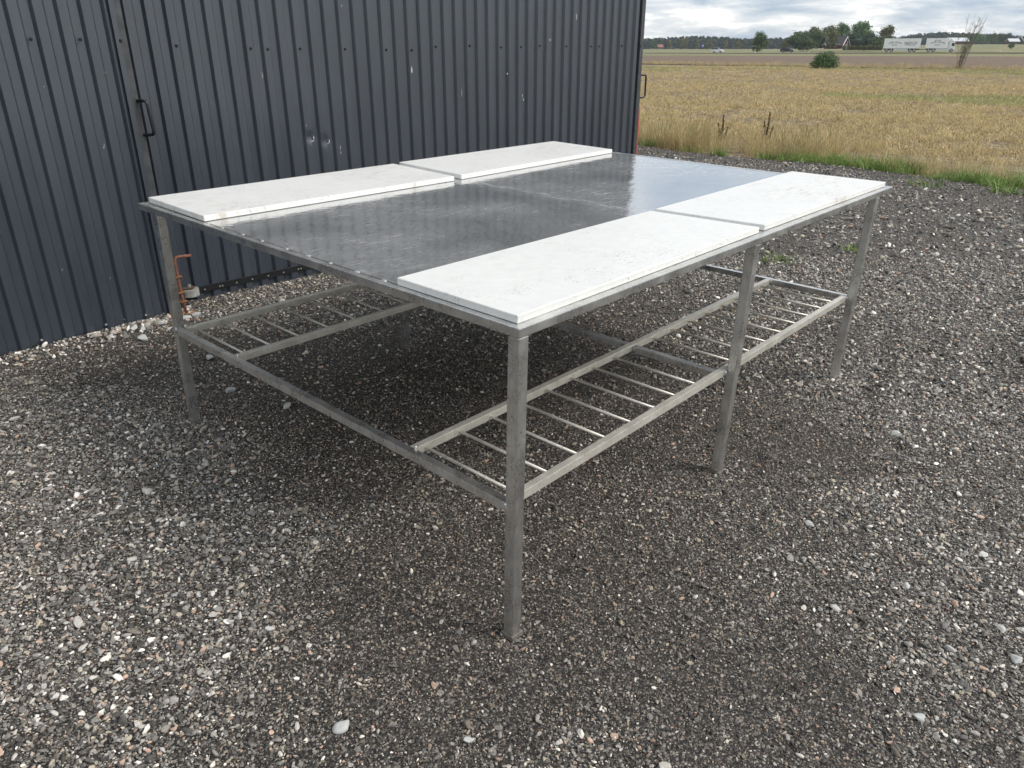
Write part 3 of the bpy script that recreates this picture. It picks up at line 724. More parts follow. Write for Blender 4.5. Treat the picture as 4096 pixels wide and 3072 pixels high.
# the shed behind the doors
SHED = empty('shed', (1.0, 8.0, 0.05)); tag(SHED, 'dark metal shed behind the corrugated sliding doors', 'building')
box('wall', -7.0, 4.05, -4.45, 4.0, -0.05, 3.6, 'paint', SHED)
rf = link('roof', prism('roof', [(-7.4, -4.6, 3.62), (4.15, -4.6, 3.62), (4.15, 4.4, 3.62), (-7.4, 4.4, 3.62)], [(-7.4, -4.6, 3.80), (4.15, -4.6, 3.80), (4.15, 4.4, 4.9), (-7.4, 4.4, 4.9)]), 'roofdark', SHED)
box('door_track', -6.5, 4.1, -4.80, -4.455, 3.36, 3.50, 'frame_paint', SHED, 0.004)

# ------------------------------------------------------------------ gravel
peb = [(rock_mesh('pebble_shape', 100 + i), 'pebble') for i in range(10)]
def wedge(nn, z0, z1, w0, w1, edge=9.25):
    Z = np.sqrt(rng.uniform(z0 ** 2, z1 ** 2, nn)); t = rng.uniform(w0, w1, nn)
    p = CAM[:2] + np.outer(Z, FHV) + np.outer(Z * t, RH)
    e_ = 9.15 + 0.9 * (VN.fbm(p[:, 1] * 0.7, p[:, 1] * 0 + 3.3) - 0.5) + 0.25 * sstep(1.5, 3, p[:, 1])
    yd = 3.30 - 0.04 * np.clip(p[:, 0] - 0.8, 0, 9)
    ok = (p[:, 0] < e_) & ((p[:, 1] < yd) | (p[:, 0] > 5.2))
    return p[ok], Z[ok]
P_, S_ = [], []
for nn, z0, z1, w0, w1, med, sg, lo, hi in (
        (190000, 0.35, 3.1, -0.95, 0.95, 0.0060, 0.48, 0.003, 0.022),
        (140000, 3.1, 5.6, -0.85, 0.85, 0.0088, 0.46, 0.004, 0.028),
        (95000, 5.6, 13.5, -0.75, 0.85, 0.0165, 0.45, 0.008, 0.045),
        (1300, 0.4, 5.0, -0.9, 0.9, 0.021, 0.28, 0.014, 0.038)):
    p, Z = wedge(nn, z0, z1, w0, w1)
    den = dryness(p[:, 0], p[:, 1])
    keep = rng.random(len(p)) < np.clip(0.62 + 0.6 * den, 0.62, 1.0)
    p = p[keep]; den = den[keep]
    s = np.clip(np.exp(rng.normal(math.log(med), sg, len(p))), lo, hi) * (0.84 + 0.32 * sstep(0.25, 0.8, den))
    P_.append(p); S_.append(s)
q = np.stack([rng.uniform(-3.2, 4.0, 190000), rng.uniform(-2.6, 3.25, 190000)], -1)
dq = q - CAM[:2]; zq = dq @ FHV; tq = (dq @ RH) / np.maximum(zq, 0.01)
q = q[((zq < 0.35) | (np.abs(tq) > 0.95)) & (q[:, 1] < 3.30 - 0.04 * np.clip(q[:, 0] - 0.8, 0, 9))]
P_.append(q); S_.append(np.clip(np.exp(rng.normal(math.log(0.0098), 0.42, len(q))), 0.005, 0.028) * (0.8 + 0.4 * sstep(0.25, 0.8, dryness(q[:, 0], q[:, 1]))))
p = np.concatenate(P_); s = np.concatenate(S_)
for fx, fy in ((0.014, 0.019), (1.17, 0.02), (2.337, 0.022), (0.014, 1.823), (1.172, 1.83), (2.337, 1.83)):
    a_ = rng.uniform(0, 6.28, 90); d_ = 0.026 + np.abs(rng.normal(0, 0.028, 90))
    p = np.concatenate([p, np.stack([fx + d_ * np.cos(a_), fy + d_ * np.sin(a_)], -1)]); s = np.concatenate([s, np.clip(np.exp(rng.normal(math.log(0.009), 0.4, 90)), 0.005, 0.02)])
dry = dryness(p[:, 0], p[:, 1])
hh = height(p[:, 0], p[:, 1]) + ruts(p[:, 0], p[:, 1]) + 0.012 * (VN.fbm(p[:, 0] * 1.2, p[:, 1] * 1.2, 4) - 0.5) * 2
pts = np.stack([p[:, 0], p[:, 1], hh + s * rng.uniform(0.02, 0.34, len(s))], -1)
rot = np.stack([rng.normal(0, 0.45, len(s)), rng.normal(0, 0.45, len(s)), rng.uniform(0, 6.28, len(s))], -1)
scl = np.stack([s * rng.uniform(1.0, 1.45, len(s)), s, s * rng.uniform(0.7, 1.0, len(s))], -1)
scatter('gravel', pts, rot, scl, rng.integers(0, 10, len(s)), peb, 'loose grey and pinkish gravel covering the yard', 'gravel', dry)
lit = [(tube_mesh('straw_shape', [(-.5, 0, 0), (0, .05 * k_, .02), (.5, 0.02, 0)], 0.013, 4), 'straw') for k_ in (-1, 1, 2)]
p, Z = wedge(230, 0.8, 5.0, -0.8, 0.8); k = len(p); q = rng.uniform(0.012, 0.05, k)
scatter('straw_litter', np.stack([p[:, 0], p[:, 1], height(p[:, 0], p[:, 1]) + 0.009], -1), np.stack([rng.normal(0, .12, k), rng.normal(0, .12, k), rng.uniform(0, 6.28, k)], -1), np.stack([q] * 3, -1), rng.integers(0, 3, k), lit, 'bits of dry straw strewn over the gravel', 'straw')
# the bigger pale stones one can pick out
big = [rock_mesh('stone', 300 + i, 0.55, 3) for i in range(6)]
stones = [(-0.493, 0.615, .030, 'round white stone lying to the left, in front of the table leg'), (-0.432, 0.513, .024, 'small pale stone just right of the round white one'),
          (-0.491, 0.102, .036, 'flat white stone near the lower edge, left of the middle'), (-0.311, -0.139, .024, 'pale stone at the very bottom edge, left of the middle'),
          (0.472, -0.896, .034, 'grey white stone near the lower right corner'), (0.952, -0.971, .034, 'white stone at the right edge of the yard gravel'),
          (0.768, -0.89, .034, 'speckled pale stone to the right, nearest the right edge'), (0.96, -0.718, .032, 'white stone on the right between the table and the right edge'),
          (0.719, -0.601, .026, 'small white stone below the middle leg, towards the right'), (1.075, -0.377, .034, 'pale stone in front of the middle table leg'),
          (0.261, 1.983, .050, 'white stone beside the left table leg'), (0.355, 1.665, .040, 'pale stone behind the lower front rail of the table'),
          (0.381, 2.402, .058, 'large pale granite stone behind the left leg'), (0.649, 3.059, .050, 'pale granite stone right of the drop bolt'),
          (0.576, 3.042, .050, 'pale granite stone in front of the drop bolt'), (0.299, 3.091, .055, 'largest pale stone in the row along the left door'),
          (0.273, 2.913, .055, 'pale stone a little out from the left door'), (0.434, 2.952, .036, 'small pink white stone left of the table leg by the door'),
          (0.443, 3.076, .046, 'pale stone close to the left door, nearest the table leg'), (0.333, 3.056, .040, 'pale stone squeezed against the left door'),
          (1.951, -0.38, .034, 'pale flat stone right of the farthest leg'), (-0.725, 0.994, .026, 'pale stone far left in the lower half of the yard'),
          (0.849, -1.03, .036, 'pale stone in the lower right at the edge of view')]
for i, (x, y, s_, lab) in enumerate(stones):
    o = link('stone', big[i % 6], 'bigstone', None, True)
    o.location = (x, y, hz(x, y) + s_ * 0.24); o.scale = (s_ * 1.35, s_ * 1.15, s_ * 1.05); o.rotation_euler = (random.uniform(-.3, .3), random.uniform(-.3, .3), random.uniform(0, 6))
    tag(o, lab, 'stone', 'larger pale stones on the gravel')
# coarser pebbles thrown up along the left door
k = 420
x = rng.uniform(-0.9, 0.72, k); y = 3.19 - np.abs(rng.normal(0, 0.10, k)) + np.where(x > 0.62, 0.05, 0)
s = np.clip(np.exp(rng.normal(math.log(0.024), 0.35, k)), 0.012, 0.05) * np.where(x > 0.1, 1.0, 0.7)
pts = np.stack([x, y, height(x, y) + s * 0.2], -1)
rot = rng.uniform(-3, 3, (k, 3)) * np.array([0.3, 0.3, 1]); scl = np.stack([s * 1.2, s, s * 0.9], -1)
pb2 = pebble_mat('pale_door_pebbles', [(0, (0.12, 0.115, 0.11)), (0.3, (0.22, 0.215, 0.205)), (0.55, (0.34, 0.33, 0.32)), (0.8, (0.30, 0.22, 0.18)), (0.9, (0.5, 0.5, 0.48))]); MAT['pebble2'] = pb2
scatter('coarse_gravel', pts, rot, scl, rng.integers(0, 6, k), [(rock_mesh('pebble_shape', 500 + i), 'pebble2') for i in range(6)], 'coarser pale gravel heaped along the foot of the doors', 'gravel', np.full(k, 0.6))

# ------------------------------------------------------------------ grasses
def clump(name, seed, nb, hmin, hmax, spread, lean, w, seg=3, lying=0.0, head=0.0):
    r_ = np.random.default_rng(seed); V = []
    for i in range(nb):
        a = r_.uniform(0, 6.283); d = spread * math.sqrt(r_.random()); bx_, by_ = d * math.cos(a), d * math.sin(a)
        h = r_.uniform(hmin, hmax); la = r_.uniform(0, 6.283); ln = abs(r_.normal(0, lean)); ww = w * r_.uniform(0.7, 1.3)
        if r_.random() < lying: ln = r_.uniform(1.2, 3.0); h *= 0.5
        pr = None; fa = r_.uniform(0, 6.283); tx, ty = math.cos(fa), math.sin(fa)
        for s_ in range(seg + 1):
            t = s_ / seg; k_ = h * ln * t ** 1.6
            px, py, pz = bx_ + math.cos(la) * k_, by_ + math.sin(la) * k_, h * t * (1 - 0.22 * min(ln, 1.5) * t)
            wd = ww * (1 - 0.85 * t) if not (head and t > 0.7) else ww * head * (1 - 0.5 * (t - 0.7))
            cur = ((px - tx * wd, py - ty * wd, pz), (px + tx * wd, py + ty * wd, pz))
            if pr: V.append((pr[0], pr[1], cur[1], cur[0]))
            pr = cur
    V = np.array(V)
    me = bpy.data.meshes.new(name)      # connected blades so that each blade keeps one colour
    n_ = len(V); vs_ = []; fs = []
    for b_ in range(nb):
        o0 = len(vs_)
        for s_ in range(seg):
            q = V[b_ * seg + s_]
            if s_ == 0: vs_ += [tuple(q[0]), tuple(q[1])]
            vs_ += [tuple(q[3]), tuple(q[2])]
            k_ = o0 + 2 * s_; fs.append((k_, k_ + 1, k_ + 3, k_ + 2))
    me.from_pydata(vs_, [], fs); me.update(); return me
def sow(name, p, s, protos, label, cat, tilt=0.12, dz=0.0):
    k = len(p); zz = height(p[:, 0], p[:, 1]) - 0.02 + dz
    pts = np.stack([p[:, 0], p[:, 1], zz], -1)
    rot = np.stack([rng.normal(0, tilt, k), rng.normal(0, tilt, k), rng.uniform(0, 6.28, k)], -1)
    return scatter(name, pts, rot, np.stack([s, s, s * rng.uniform(0.8, 1.25, k)], -1), rng.integers(0, len(protos), k), protos, label, cat)
def fwedge(nn, z0, z1, w0=0.06, w1=0.78):
    Z = np.sqrt(rng.uniform(z0 ** 2, z1 ** 2, nn)); t = rng.uniform(w0, w1, nn)
    return CAM[:2] + np.outer(Z, FHV) + np.outer(Z * t, RH)
stub = [(clump('stubble_clump', 40 + i, 17, 0.05, 0.14, 0.17, 0.8, 0.0085, 2, 0.55), 'straw') for i in range(6)]
stub += [(clump('stubble_clump', 60 + i, 17, 0.05, 0.14, 0.17, 0.8, 0.0085, 2, 0.45), 'greenstraw') for i in range(3)]
pp, ss = [], []
for nn, z0, z1, sz in ((6500, 9, 20, 1.0), (11000, 20, 38, 1.15), (13000, 38, 74, 1.35)):
    q = fwedge(nn, z0, z1); ok = (q[:, 0] > 11.5) & (q[:, 0] < 69.5 + 0.03 * (q[:, 1] - 11))
    q = q[ok]; den = VN.fbm(q[:, 0] * 0.5, q[:, 1] * 0.5, 4)
    q = q[rng.random(len(q)) < np.clip((den - 0.28) * 4, 0.25, 1)]
    pp.append(q); ss.append(np.full(len(q), sz) * rng.uniform(0.75, 1.25, len(q)))
p = np.concatenate(pp); s = np.concatenate(ss)
gr_ = VN.fbm(p[:, 0] * 0.11 + 3, p[:, 1] * 0.05 + 8, 3) > 0.565
zz = height(p[:, 0], p[:, 1]) - 0.03; k = len(p)
scatter('stubble', np.stack([p[:, 0], p[:, 1], zz], -1), np.stack([rng.normal(0, .15, k), rng.normal(0, .15, k), rng.uniform(0, 6.28, k)], -1),
        np.stack([s, s, np.minimum(s, 1.05) * rng.uniform(.6, .95, k)], -1), np.where(gr_, rng.integers(6, 9, k), rng.integers(0, 6, k)), stub, 'straw coloured stubble covering the harvested field', 'stubble')
# tall dry grass between yard and field
dry = [(clump('dry_grass_clump', 80 + i, 34, 0.14, 0.52, 0.19, 0.50, 0.0036, 4, 0.0, 1.1), 'drygrass') for i in range(6)]
k = 1500; x = 9.55 + np.abs(rng.normal(0, 1.1, k)); y = rng.uniform(-3.5, 11, k)
den = VN.fbm(x * 0.55, y * 0.55 + 9, 3); ok = (x < 14.5) & (rng.random(k) < np.clip((den - 0.36) * 3.2, 0.06, 1)); x, y, den = x[ok], y[ok], den[ok]
s = (0.34 + 0.36 * sstep(0.40, 0.66, den)) * rng.uniform(0.75, 1.2, len(x)) * (1 - 0.35 * sstep(10.5, 13, x))
s = s * np.where(y > 4.4, 1.05, 1.0)
sow('dry_grass', np.stack([x, y], -1), s, dry, 'tall dry grass along the edge of the yard', 'grass')
grn = [(clump('green_grass_clump', 90 + i, 52, 0.09, 0.26, 0.15, 0.85, 0.0068, 3), 'green') for i in range(5)]
k = 1400; x = 9.12 + np.abs(rng.normal(0, 0.36, k)); y = rng.uniform(-3.5, 11, k)
x = x + 0.9 * (VN.fbm(y * 0.7, y * 0 + 3.3) - 0.5) + 0.2 * sstep(1.5, 3, y)
den = VN.fbm(x * 0.7 + 20, y * 0.9, 3); ok = rng.random(k) < np.clip((den - 0.43) * 5, 0.04, 1); x, y = x[ok], y[ok]
sow('green_grass', np.stack([x, y], -1), rng.uniform(0.3, 0.75, len(x)), grn, 'fresh green grass fringe where the gravel ends', 'grass')
# loose tufts in the gravel
for i, (x, y, s_, lab) in enumerate(((4.18, 1.16, 0.55, 'small green grass tuft in the gravel behind the farther table edge'), (4.92, 0.86, 0.35, 'tiny green grass tuft in the gravel to the right of the table end'), (8.6, 1.35, 0.9, 'low green weed patch in the gravel near the grass verge'), (8.75, 0.55, 1.0, 'low green weed patch in the gravel at the right edge'))):
    o = link('grass_tuft', grn[i % 5][0], 'green'); o.location = (x, y, hz(x, y)); o.scale = (s_ * 1.3, s_ * 1.3, s_ * 0.6)
    tag(o, lab, 'grass tuft', 'grass tufts in the gravel')
# strip of dry grass along the ditch at the field's far end
k = 1500; t = rng.uniform(0, 1, k); y = -10 + 75 * t; x = 69.5 + 0.03 * (y - 11) + rng.normal(0, 0.7, k)
sow('ditch_grass', np.stack([x, y], -1), rng.uniform(0.4, 0.9, k), dry, 'dry grass strip along the ditch between the fields', 'grass')
# two dried dock stalks
def weed(x, y, h, lab):
    r_ = np.random.default_rng(int(x * 100)); o = empty('dried_weed', (x, y, hz(x, y) - 0.02)); tag(o, lab, 'weed', 'dark dried weeds at the field edge')
    for i, (lx, ly, k) in enumerate(((0, 0, 1.0), (0.07, 0.03, 0.80), (-0.06, 0.05, 0.72), (0.03, -0.08, 0.62), (-0.10, -0.03, 0.5))):
        hh_ = h * k; pa = [(lx * .2, ly * .2, 0), (lx * .7, ly * .7, hh_ * .5), (lx, ly, hh_)]
        st_ = link('stalk', tube_mesh('stalk', pa, [0.006, 0.005, 0.002], 5), 'dock', o)
        V = []
        for j in range(90):
            t = 0.35 + 0.65 * r_.random(); z = hh_ * t; w = 0.030 * (1.15 - t) * (0.15 + 0.85 * abs(math.sin(z * 42.0 + i)))
            a_ = r_.uniform(0, 6.28); c = np.array([lx * (.2 + .8 * t) + math.cos(a_) * w, ly * (.2 + .8 * t) + math.sin(a_) * w, z]); d = r_.normal(size=(2, 3)); d /= np.linalg.norm(d, axis=1)[:, None]
            q = 0.009; V.append([c - d[0] * q - d[1] * q, c + d[0] * q - d[1] * q, c + d[0] * q + d[1] * q, c - d[0] * q + d[1] * q])
        link('seed_head', quads_mesh('seed_head', np.array(V)), 'dock', st_)['kind'] = 'stuff'
weed(10.62, 5.02, 0.50, 'dark brown dried weed stalk left, standing in the grass beyond the table')
weed(11.45, 4.62, 0.52, 'dark brown dried weed stalk right, standing in the grass beyond the table')

# ------------------------------------------------------------------ trees and shrubs
def leaves(lobes, nleaf, size, seed, hollow=0.45):
    r_ = np.random.default_rng(seed); V = []
    wts = np.array([a[3] * a[4] * a[5] for a in lobes]) ** 0.67; wts /= wts.sum()
    idx = r_.choice(len(lobes), nleaf, p=wts); lb_ = np.array(lobes)[idx]
    d = r_.normal(size=(nleaf, 3)); d /= np.linalg.norm(d, axis=1)[:, None]
    rad = (hollow + (1 - hollow) * r_.random(nleaf)) * (1 + 0.18 * np.sin(d[:, 0] * 7 + idx) * np.cos(d[:, 2] * 6))
    rad = rad * np.where(r_.random(nleaf) < 0.14, r_.uniform(1.05, 1.42, nleaf), 1.0)
    c = lb_[:, :3] + d * rad[:, None] * lb_[:, 3:6]
    nrm = d + r_.normal(0, 0.6, (nleaf, 3)); nrm /= np.linalg.norm(nrm, axis=1)[:, None]
    t1 = np.cross(nrm, r_.normal(size=(nleaf, 3))); t1 /= np.linalg.norm(t1, axis=1)[:, None]; t2 = np.cross(nrm, t1)
    s1 = size * r_.uniform(0.5, 1.2, nleaf)[:, None]; s2 = s1 * r_.uniform(0.55, 0.9, nleaf)[:, None]
    return np.stack([c - t1 * s1, c - t2 * s2, c + t1 * s1, c + t2 * s2], 1)
def limbs(h, r0, seed, spread, n=7, first=0.3):
    r_ = np.random.default_rng(seed); bits = []
    bits.append(([(0, 0, -0.1), (0.02 * h * r_.normal(), 0.02 * h * r_.normal(), h * .4), (0.03 * h * r_.normal(), 0.03 * h * r_.normal(), h * .82)], [r0, r0 * .7, r0 * .2]))
    for i in range(n):
        z = h * r_.uniform(first, 0.7); a = r_.uniform(0, 6.28); e = spread * r_.uniform(0.4, 0.8)
        bits.append(([(0, 0, z), (math.cos(a) * e * .5, math.sin(a) * e * .5, z + h * .10), (math.cos(a) * e, math.sin(a) * e, z + h * .2)], [r0 * .4, r0 * .25, r0 * .1]))
    v, f = [], []
    for pa, ra_ in bits:
        me = tube_mesh('t', pa, ra_, 6); o0 = len(v)
        v += [tuple(q.co) for q in me.vertices]; f += [tuple(i + o0 for i in pl.vertices) for pl in me.polygons]; bpy.data.meshes.remove(me)
    return pyd('trunk', v, f)
def tree(name, label, u, Z, vb, h, w, mat, seed, nleaf=1500, size=0.5, group=None, skirt=0.12, lob=11):
    p = at(u, Z); z0 = zof(vb, Z); o = empty(name, (p[0], p[1], z0)); r_ = np.random.default_rng(seed)
    tag(o, label, 'tree', group)
    lobes = [(0, 0, h * 0.52, w * .36, w * .36, h * .36)]
    for i in range(lob):
        a = r_.uniform(0, 6.28); zf = r_.uniform(skirt, 0.86); e = w * 0.5 * math.sin(min(math.pi, (zf - skirt + 0.22) / (1.12 - skirt) * math.pi)) * r_.uniform(0.45, 0.85)
        k_ = r_.uniform(0.19, 0.29)
        lobes.append((math.cos(a) * e, math.sin(a) * e, h * (zf + 0.02), w * k_, w * k_, h * k_ * .8))
    link('trunk', limbs(h, 0.03 * h, seed, w * .5), 'bark', o)
    cr = link('crown', quads_mesh('crown', leaves(lobes, nleaf, size, seed)), mat, o); cr['kind'] = 'stuff'
    return o
GT = 'trees round the farmhouse beyond the road'
tree('deciduous_tree', 'lone round tree beyond the road, above the gap between the two cars', 3035, 330, 198, 6.2, 6.4, 'leaf_oak', 1, 2200, 0.36, None, 0.03, 16)
tree('deciduous_tree', 'dark tree at the left end of the farmhouse trees', 3195, 360, 192, 6.6, 10.0, 'leaf_oak', 2, 3000, 0.40, GT, 0.04)
tree('deciduous_tree', 'tall olive tree second from the left among the farmhouse trees', 3243, 370, 191, 8.4, 10.5, 'leaf_olive', 3, 3000, 0.42, GT, 0.04)
tree('deciduous_tree', 'loose tree behind the farmhouse roof, its crown open to the sky', 3306, 385, 190, 9.6, 10.5, 'leaf_olive', 4, 2000, 0.40, GT, 0.04)
tree('deciduous_tree', 'fresh green tree behind the farmhouse gable', 3356, 390, 190, 10.0, 9.8, 'leaf_lime', 5, 2800, 0.44, GT, 0.04)
tree('deciduous_tree', 'largest round green tree, right of the farmhouse', 3432, 385, 190, 10.6, 13.5, 'leaf_lime', 6, 4800, 0.46, GT, 0.05, 18)
tree('spruce_tree', 'dark low tree under the largest green one, right of the farmhouse', 3405, 372, 192, 6.0, 10.0, 'leaf_dark', 7, 2600, 0.40, GT, 0.02)
tree('spruce_tree', 'dark tree between the largest green tree and the trailer', 3478, 372, 192, 5.4, 10.0, 'leaf_dark', 8, 2600, 0.40, GT, 0.02)
tree('deciduous_tree', 'slim tree rising over the left end of the trailer', 3538, 380, 190, 9.2, 7.0, 'leaf_olive', 9, 2000, 0.40, GT, 0.04)
tree('deciduous_tree', 'dark undergrowth tree in front of the farmhouse roof, left of its gable', 3280, 358, 193, 4.6, 8.0, 'leaf_dark', 12, 1800, 0.36, GT, 0.02)
tree('deciduous_tree', 'loose olive tree right in front of the farmhouse, hiding its middle', 3322, 342, 195, 6.4, 5.0, 'leaf_olive', 13, 900, 0.34, GT, 0.15)
tree('deciduous_tree', 'low green filler tree between the two leftmost farmhouse trees', 3218, 352, 195, 5.2, 8.0, 'leaf_oak', 14, 1700, 0.36, GT, 0.02)
tree('deciduous_tree', 'low oak coloured tree below the tall olive one, left of the farmhouse', 3262, 356, 194, 6.6, 8.5, 'leaf_oak', 15, 1900, 0.36, GT, 0.02)
tree('deciduous_tree', 'low tree at the right foot of the largest green tree', 3500, 362, 194, 5.2, 8.0, 'leaf_oak', 16, 1600, 0.36, GT, 0.02)
tree('small_tree', 'small tree just behind the black car', 3134, 350, 197, 3.2, 2.4, 'leaf_olive', 10, 500, 0.28, None)
FT = 'small trees at the foot of the far forest'
for i, (u, vb, h, w, mt, lab) in enumerate(((2612, 196, 8, 9, 'leaf_oak', 'small dark tree left of the red roofed cottage'), (2676, 195, 7, 4, 'leaf_yellow', 'yellowing small tree right of the red roofed cottage'),
        (2730, 196, 9, 7, 'leaf_yellow', 'yellow green small tree left of the blue sign'), (2742, 196, 9.5, 6, 'leaf_olive', 'olive small tree beside the yellow green one'), (2788, 195, 7.5, 5, 'leaf_olive', 'small tree just left of the blue sign'),
        (2836, 195, 8.5, 7, 'leaf_olive', 'olive small tree right of the blue sign'), (2902, 194, 8, 3, 'leaf_yellow', 'thin yellowing tree above the white car'), (2953, 194, 9, 4, 'leaf_yellow', 'yellow green tree left of the lone round tree'))):
    tree('small_tree', lab, u, 760, vb, h, w, mt, 30 + i, 420, 0.7, FT)
RTG = 'trees behind the far right field'
for i, (u, vb, h, w, mt, lab) in enumerate(((3836, 183, 13, 10, 'leaf_olive', 'grey green tree just right of the truck cab'), (3905, 183, 17, 20, 'leaf_lime', 'broad pale green tree behind the bare shrub'), (3965, 182, 14, 17, 'leaf_oak', 'green tree between the pale one and the dark copse'),
        (3992, 182, 15, 18, 'leaf_dark', 'dark round tree in the copse left of the pale barn'), (4018, 182, 14, 14, 'leaf_dark', 'dark round tree nearest the pale barn'), (3800, 182, 12, 12, 'leaf_oak', 'green tree behind the truck cab'))):
    tree('deciduous_tree', lab, u, 640, vb, h * 0.62, w * 0.62, mt, 50 + i, 900, 0.5, RTG)
tree('small_tree', 'small dark tree at the right edge below the pale barn', 4042, 420, 195, 3.6, 3.2, 'leaf_oak', 70, 420, 0.3)
# hedge in front of the farmhouse
p0, p1 = at(3370, 335), at(3525, 325); r_ = np.random.default_rng(8); k = 2600
t = r_.random(k); c = np.stack([p0[0] + (p1[0] - p0[0]) * t, p0[1] + (p1[1] - p0[1]) * t, zof(199, 330) + 1.35 * r_.random(k)], -1) + r_.normal(0, 0.25, (k, 3)) * np.array([1, 1, .3])
d1 = r_.normal(size=(k, 3)); d1 /= np.linalg.norm(d1, axis=1)[:, None]; d2 = np.cross(d1, r_.normal(size=(k, 3))); d2 /= np.linalg.norm(d2, axis=1)[:, None]
tag(link('hedge', quads_mesh('hedge', np.stack([c - d1 * .3, c - d2 * .25, c + d1 * .3, c + d2 * .25], 1)), 'leaf_olive'), 'clipped hedge below the farmhouse trees beyond the road', 'hedge')
# the far forest: one mass
r_ = np.random.default_rng(21); V = []
for i in range(2300):
    u = r_.uniform(2300, 4500); Z = r_.uniform(880, 1040); p = at(u, Z)
    right = float(sstep(3450, 3800, u)); vb = 196 - 13 * right
    vt = 150 - 18 * right + 5 * math.sin(u * 0.013) + (10 * float(sstep(3980, 4096, u)))
    Z_n = 880 + (Z - 880) * 0.5; zb = zof(vb, 900) ; ht = (zof(vt, 900) - zb) * r_.uniform(0.86, 1.06) * (Z / 940)
    if r_.random() < 0.62:
        k = 34; tz = np.sort(r_.random(k)); w = ht * 0.15 * (1.05 - tz) + 0.35
        c = np.stack([p[0] + w * r_.normal(0, .6, k), p[1] + w * r_.normal(0, .6, k), zb + ht * (0.10 + 0.9 * tz)], -1); sz = 1.15
    else:
        k = 46; d = r_.normal(size=(k, 3)); d /= np.linalg.norm(d, axis=1)[:, None]; hh_ = ht * r_.uniform(0.55, 0.92)
        c = np.array([p[0], p[1], zb + hh_ * .55]) + d * np.array([hh_ * .30, hh_ * .30, hh_ * .45]); sz = 1.5
    d1 = r_.normal(size=(k, 3)); d1 /= np.linalg.norm(d1, axis=1)[:, None]; d2 = np.cross(d1, r_.normal(size=(k, 3))); d2 /= np.linalg.norm(d2, axis=1)[:, None]
    s_ = sz * r_.uniform(0.6, 1.3, (k, 1)); V.append(np.stack([c - d1 * s_, c - d2 * s_, c + d1 * s_, c + d2 * s_], 1))
tag(link('forest', quads_mesh('forest', np.concatenate(V)), 'forest'), 'dark mixed forest along the horizon', 'forest', None, 'stuff')
# round bush in the field
p = at(3297, 65.5); BU = empty('bush', (p[0], p[1], hz(*p) - 0.03)); BU.scale = (1.1, 1.1, 1.08); tag(BU, 'round dark green bush standing alone at the far end of the stubble', 'bush')
lob = [(0, 0, .55, .75, .75, .5)] + [(0.62 * math.cos(a), 0.62 * math.sin(a), .42 + .2 * math.sin(3 * a), .48, .48, .40) for a in np.linspace(0, 6.28, 8)[:-1]] + [(0.15, -.1, .95, .5, .5, .32), (-.35, .2, .85, .42, .42, .30)]
link('foliage', quads_mesh('foliage', leaves(lob, 3600, 0.055, 77, 0.5)), 'leaf_bush', BU)['kind'] = 'stuff'
link('stem', limbs(1.1, 0.04, 5, 0.8, 9, 0.1), 'bark', BU)
# bare upright shrub
p = at(3830, 63.0); SHB = empty('bare_shrub', (p[0], p[1], hz(*p) - 0.03)); SHB.scale = (1.3, 1.3, 1.3); tag(SHB, 'tall thin leafless shrub in front of the truck\'s road, at the right', 'shrub')
r_ = np.random.default_rng(14); tips = []
for i in range(20):
    a = r_.uniform(0, 6.28); b0 = np.array([r_.normal(0, .14), r_.normal(0, .14), 0.0]); hh_ = r_.uniform(1.3, 3.35)
    ln = np.array([RH[0], RH[1], 0]) * (0.16 + 0.12 * r_.normal()) * hh_ + np.array([math.cos(a), math.sin(a), 0]) * 0.15 * hh_
    pa = [b0 + ln * t ** 1.2 + np.array([0, 0, hh_ * t]) + r_.normal(0, 0.02, 3) * t for t in np.linspace(0, 1, 6)]
    st_ = link('branch', tube_mesh('branch', pa, [0.012, 0.010, 0.009, 0.007, 0.006, 0.004], 5), 'twig', SHB)
    vv, ff = [], []
    for j in range(7):
        q = pa[r_.integers(2, 5)]; d = r_.normal(0, 1, 3); d[2] = abs(d[2]) + 0.8; d = d / np.linalg.norm(d) * r_.uniform(0.2, 0.55)
        me = tube_mesh('t', [q, q + d * .5 + r_.normal(0, .02, 3), q + d], [0.006, 0.005, 0.004], 4); o0 = len(vv)
        vv += [tuple(z_.co) for z_ in me.vertices]; ff += [tuple(k_ + o0 for k_ in pl.vertices) for pl in me.polygons]; bpy.data.meshes.remove(me); tips.append(q + d)
    link('twigs', pyd('twigs', vv, ff), 'twig', st_)['kind'] = 'stuff'
link('leaves', quads_mesh('leaves', np.concatenate([leaves([(t[0], t[1], t[2] * .85, .12, .12, .16)], 5, 0.022, int(i)) for i, t in enumerate(tips[::3])])), 'leaf_olive', SHB)['kind'] = 'stuff'

# ------------------------------------------------------------------ vehicles
RYAW = math.atan2(-rd[1], -rd[0])                # to the right along the road, as the traffic drives
def road_at(u):                                  # the point of the road's near lane seen in column u
    lo, hi = -300.0, 300.0; best = None
    for s_ in np.linspace(-300, 300, 2401):
        p = RA + rd * s_ + rn * 1.7; d = p - CAM[:2]; X, Z = d @ RH, d @ FHV
        uu = 2048 + FPX * X / (0.912 * Z + 0.6)
        if best is None or abs(uu - u) < best[0]: best = (abs(uu - u), p, X)
    return best[1], road_z(best[2]) + 0.062
def extr(name, prof, y0, y1, mat, parent, inset=0.0, bev=0.0):   # side profile (x,z) drawn out across y
    cx = sum(p[0] for p in prof) / len(prof); cz = sum(p[1] for p in prof) / len(prof)
    a = [(x, y0, z) for x, z in prof]; b_ = [(x, y1, z) for x, z in prof]
    return link(name, prism(name, a, b_, bev), mat, parent)
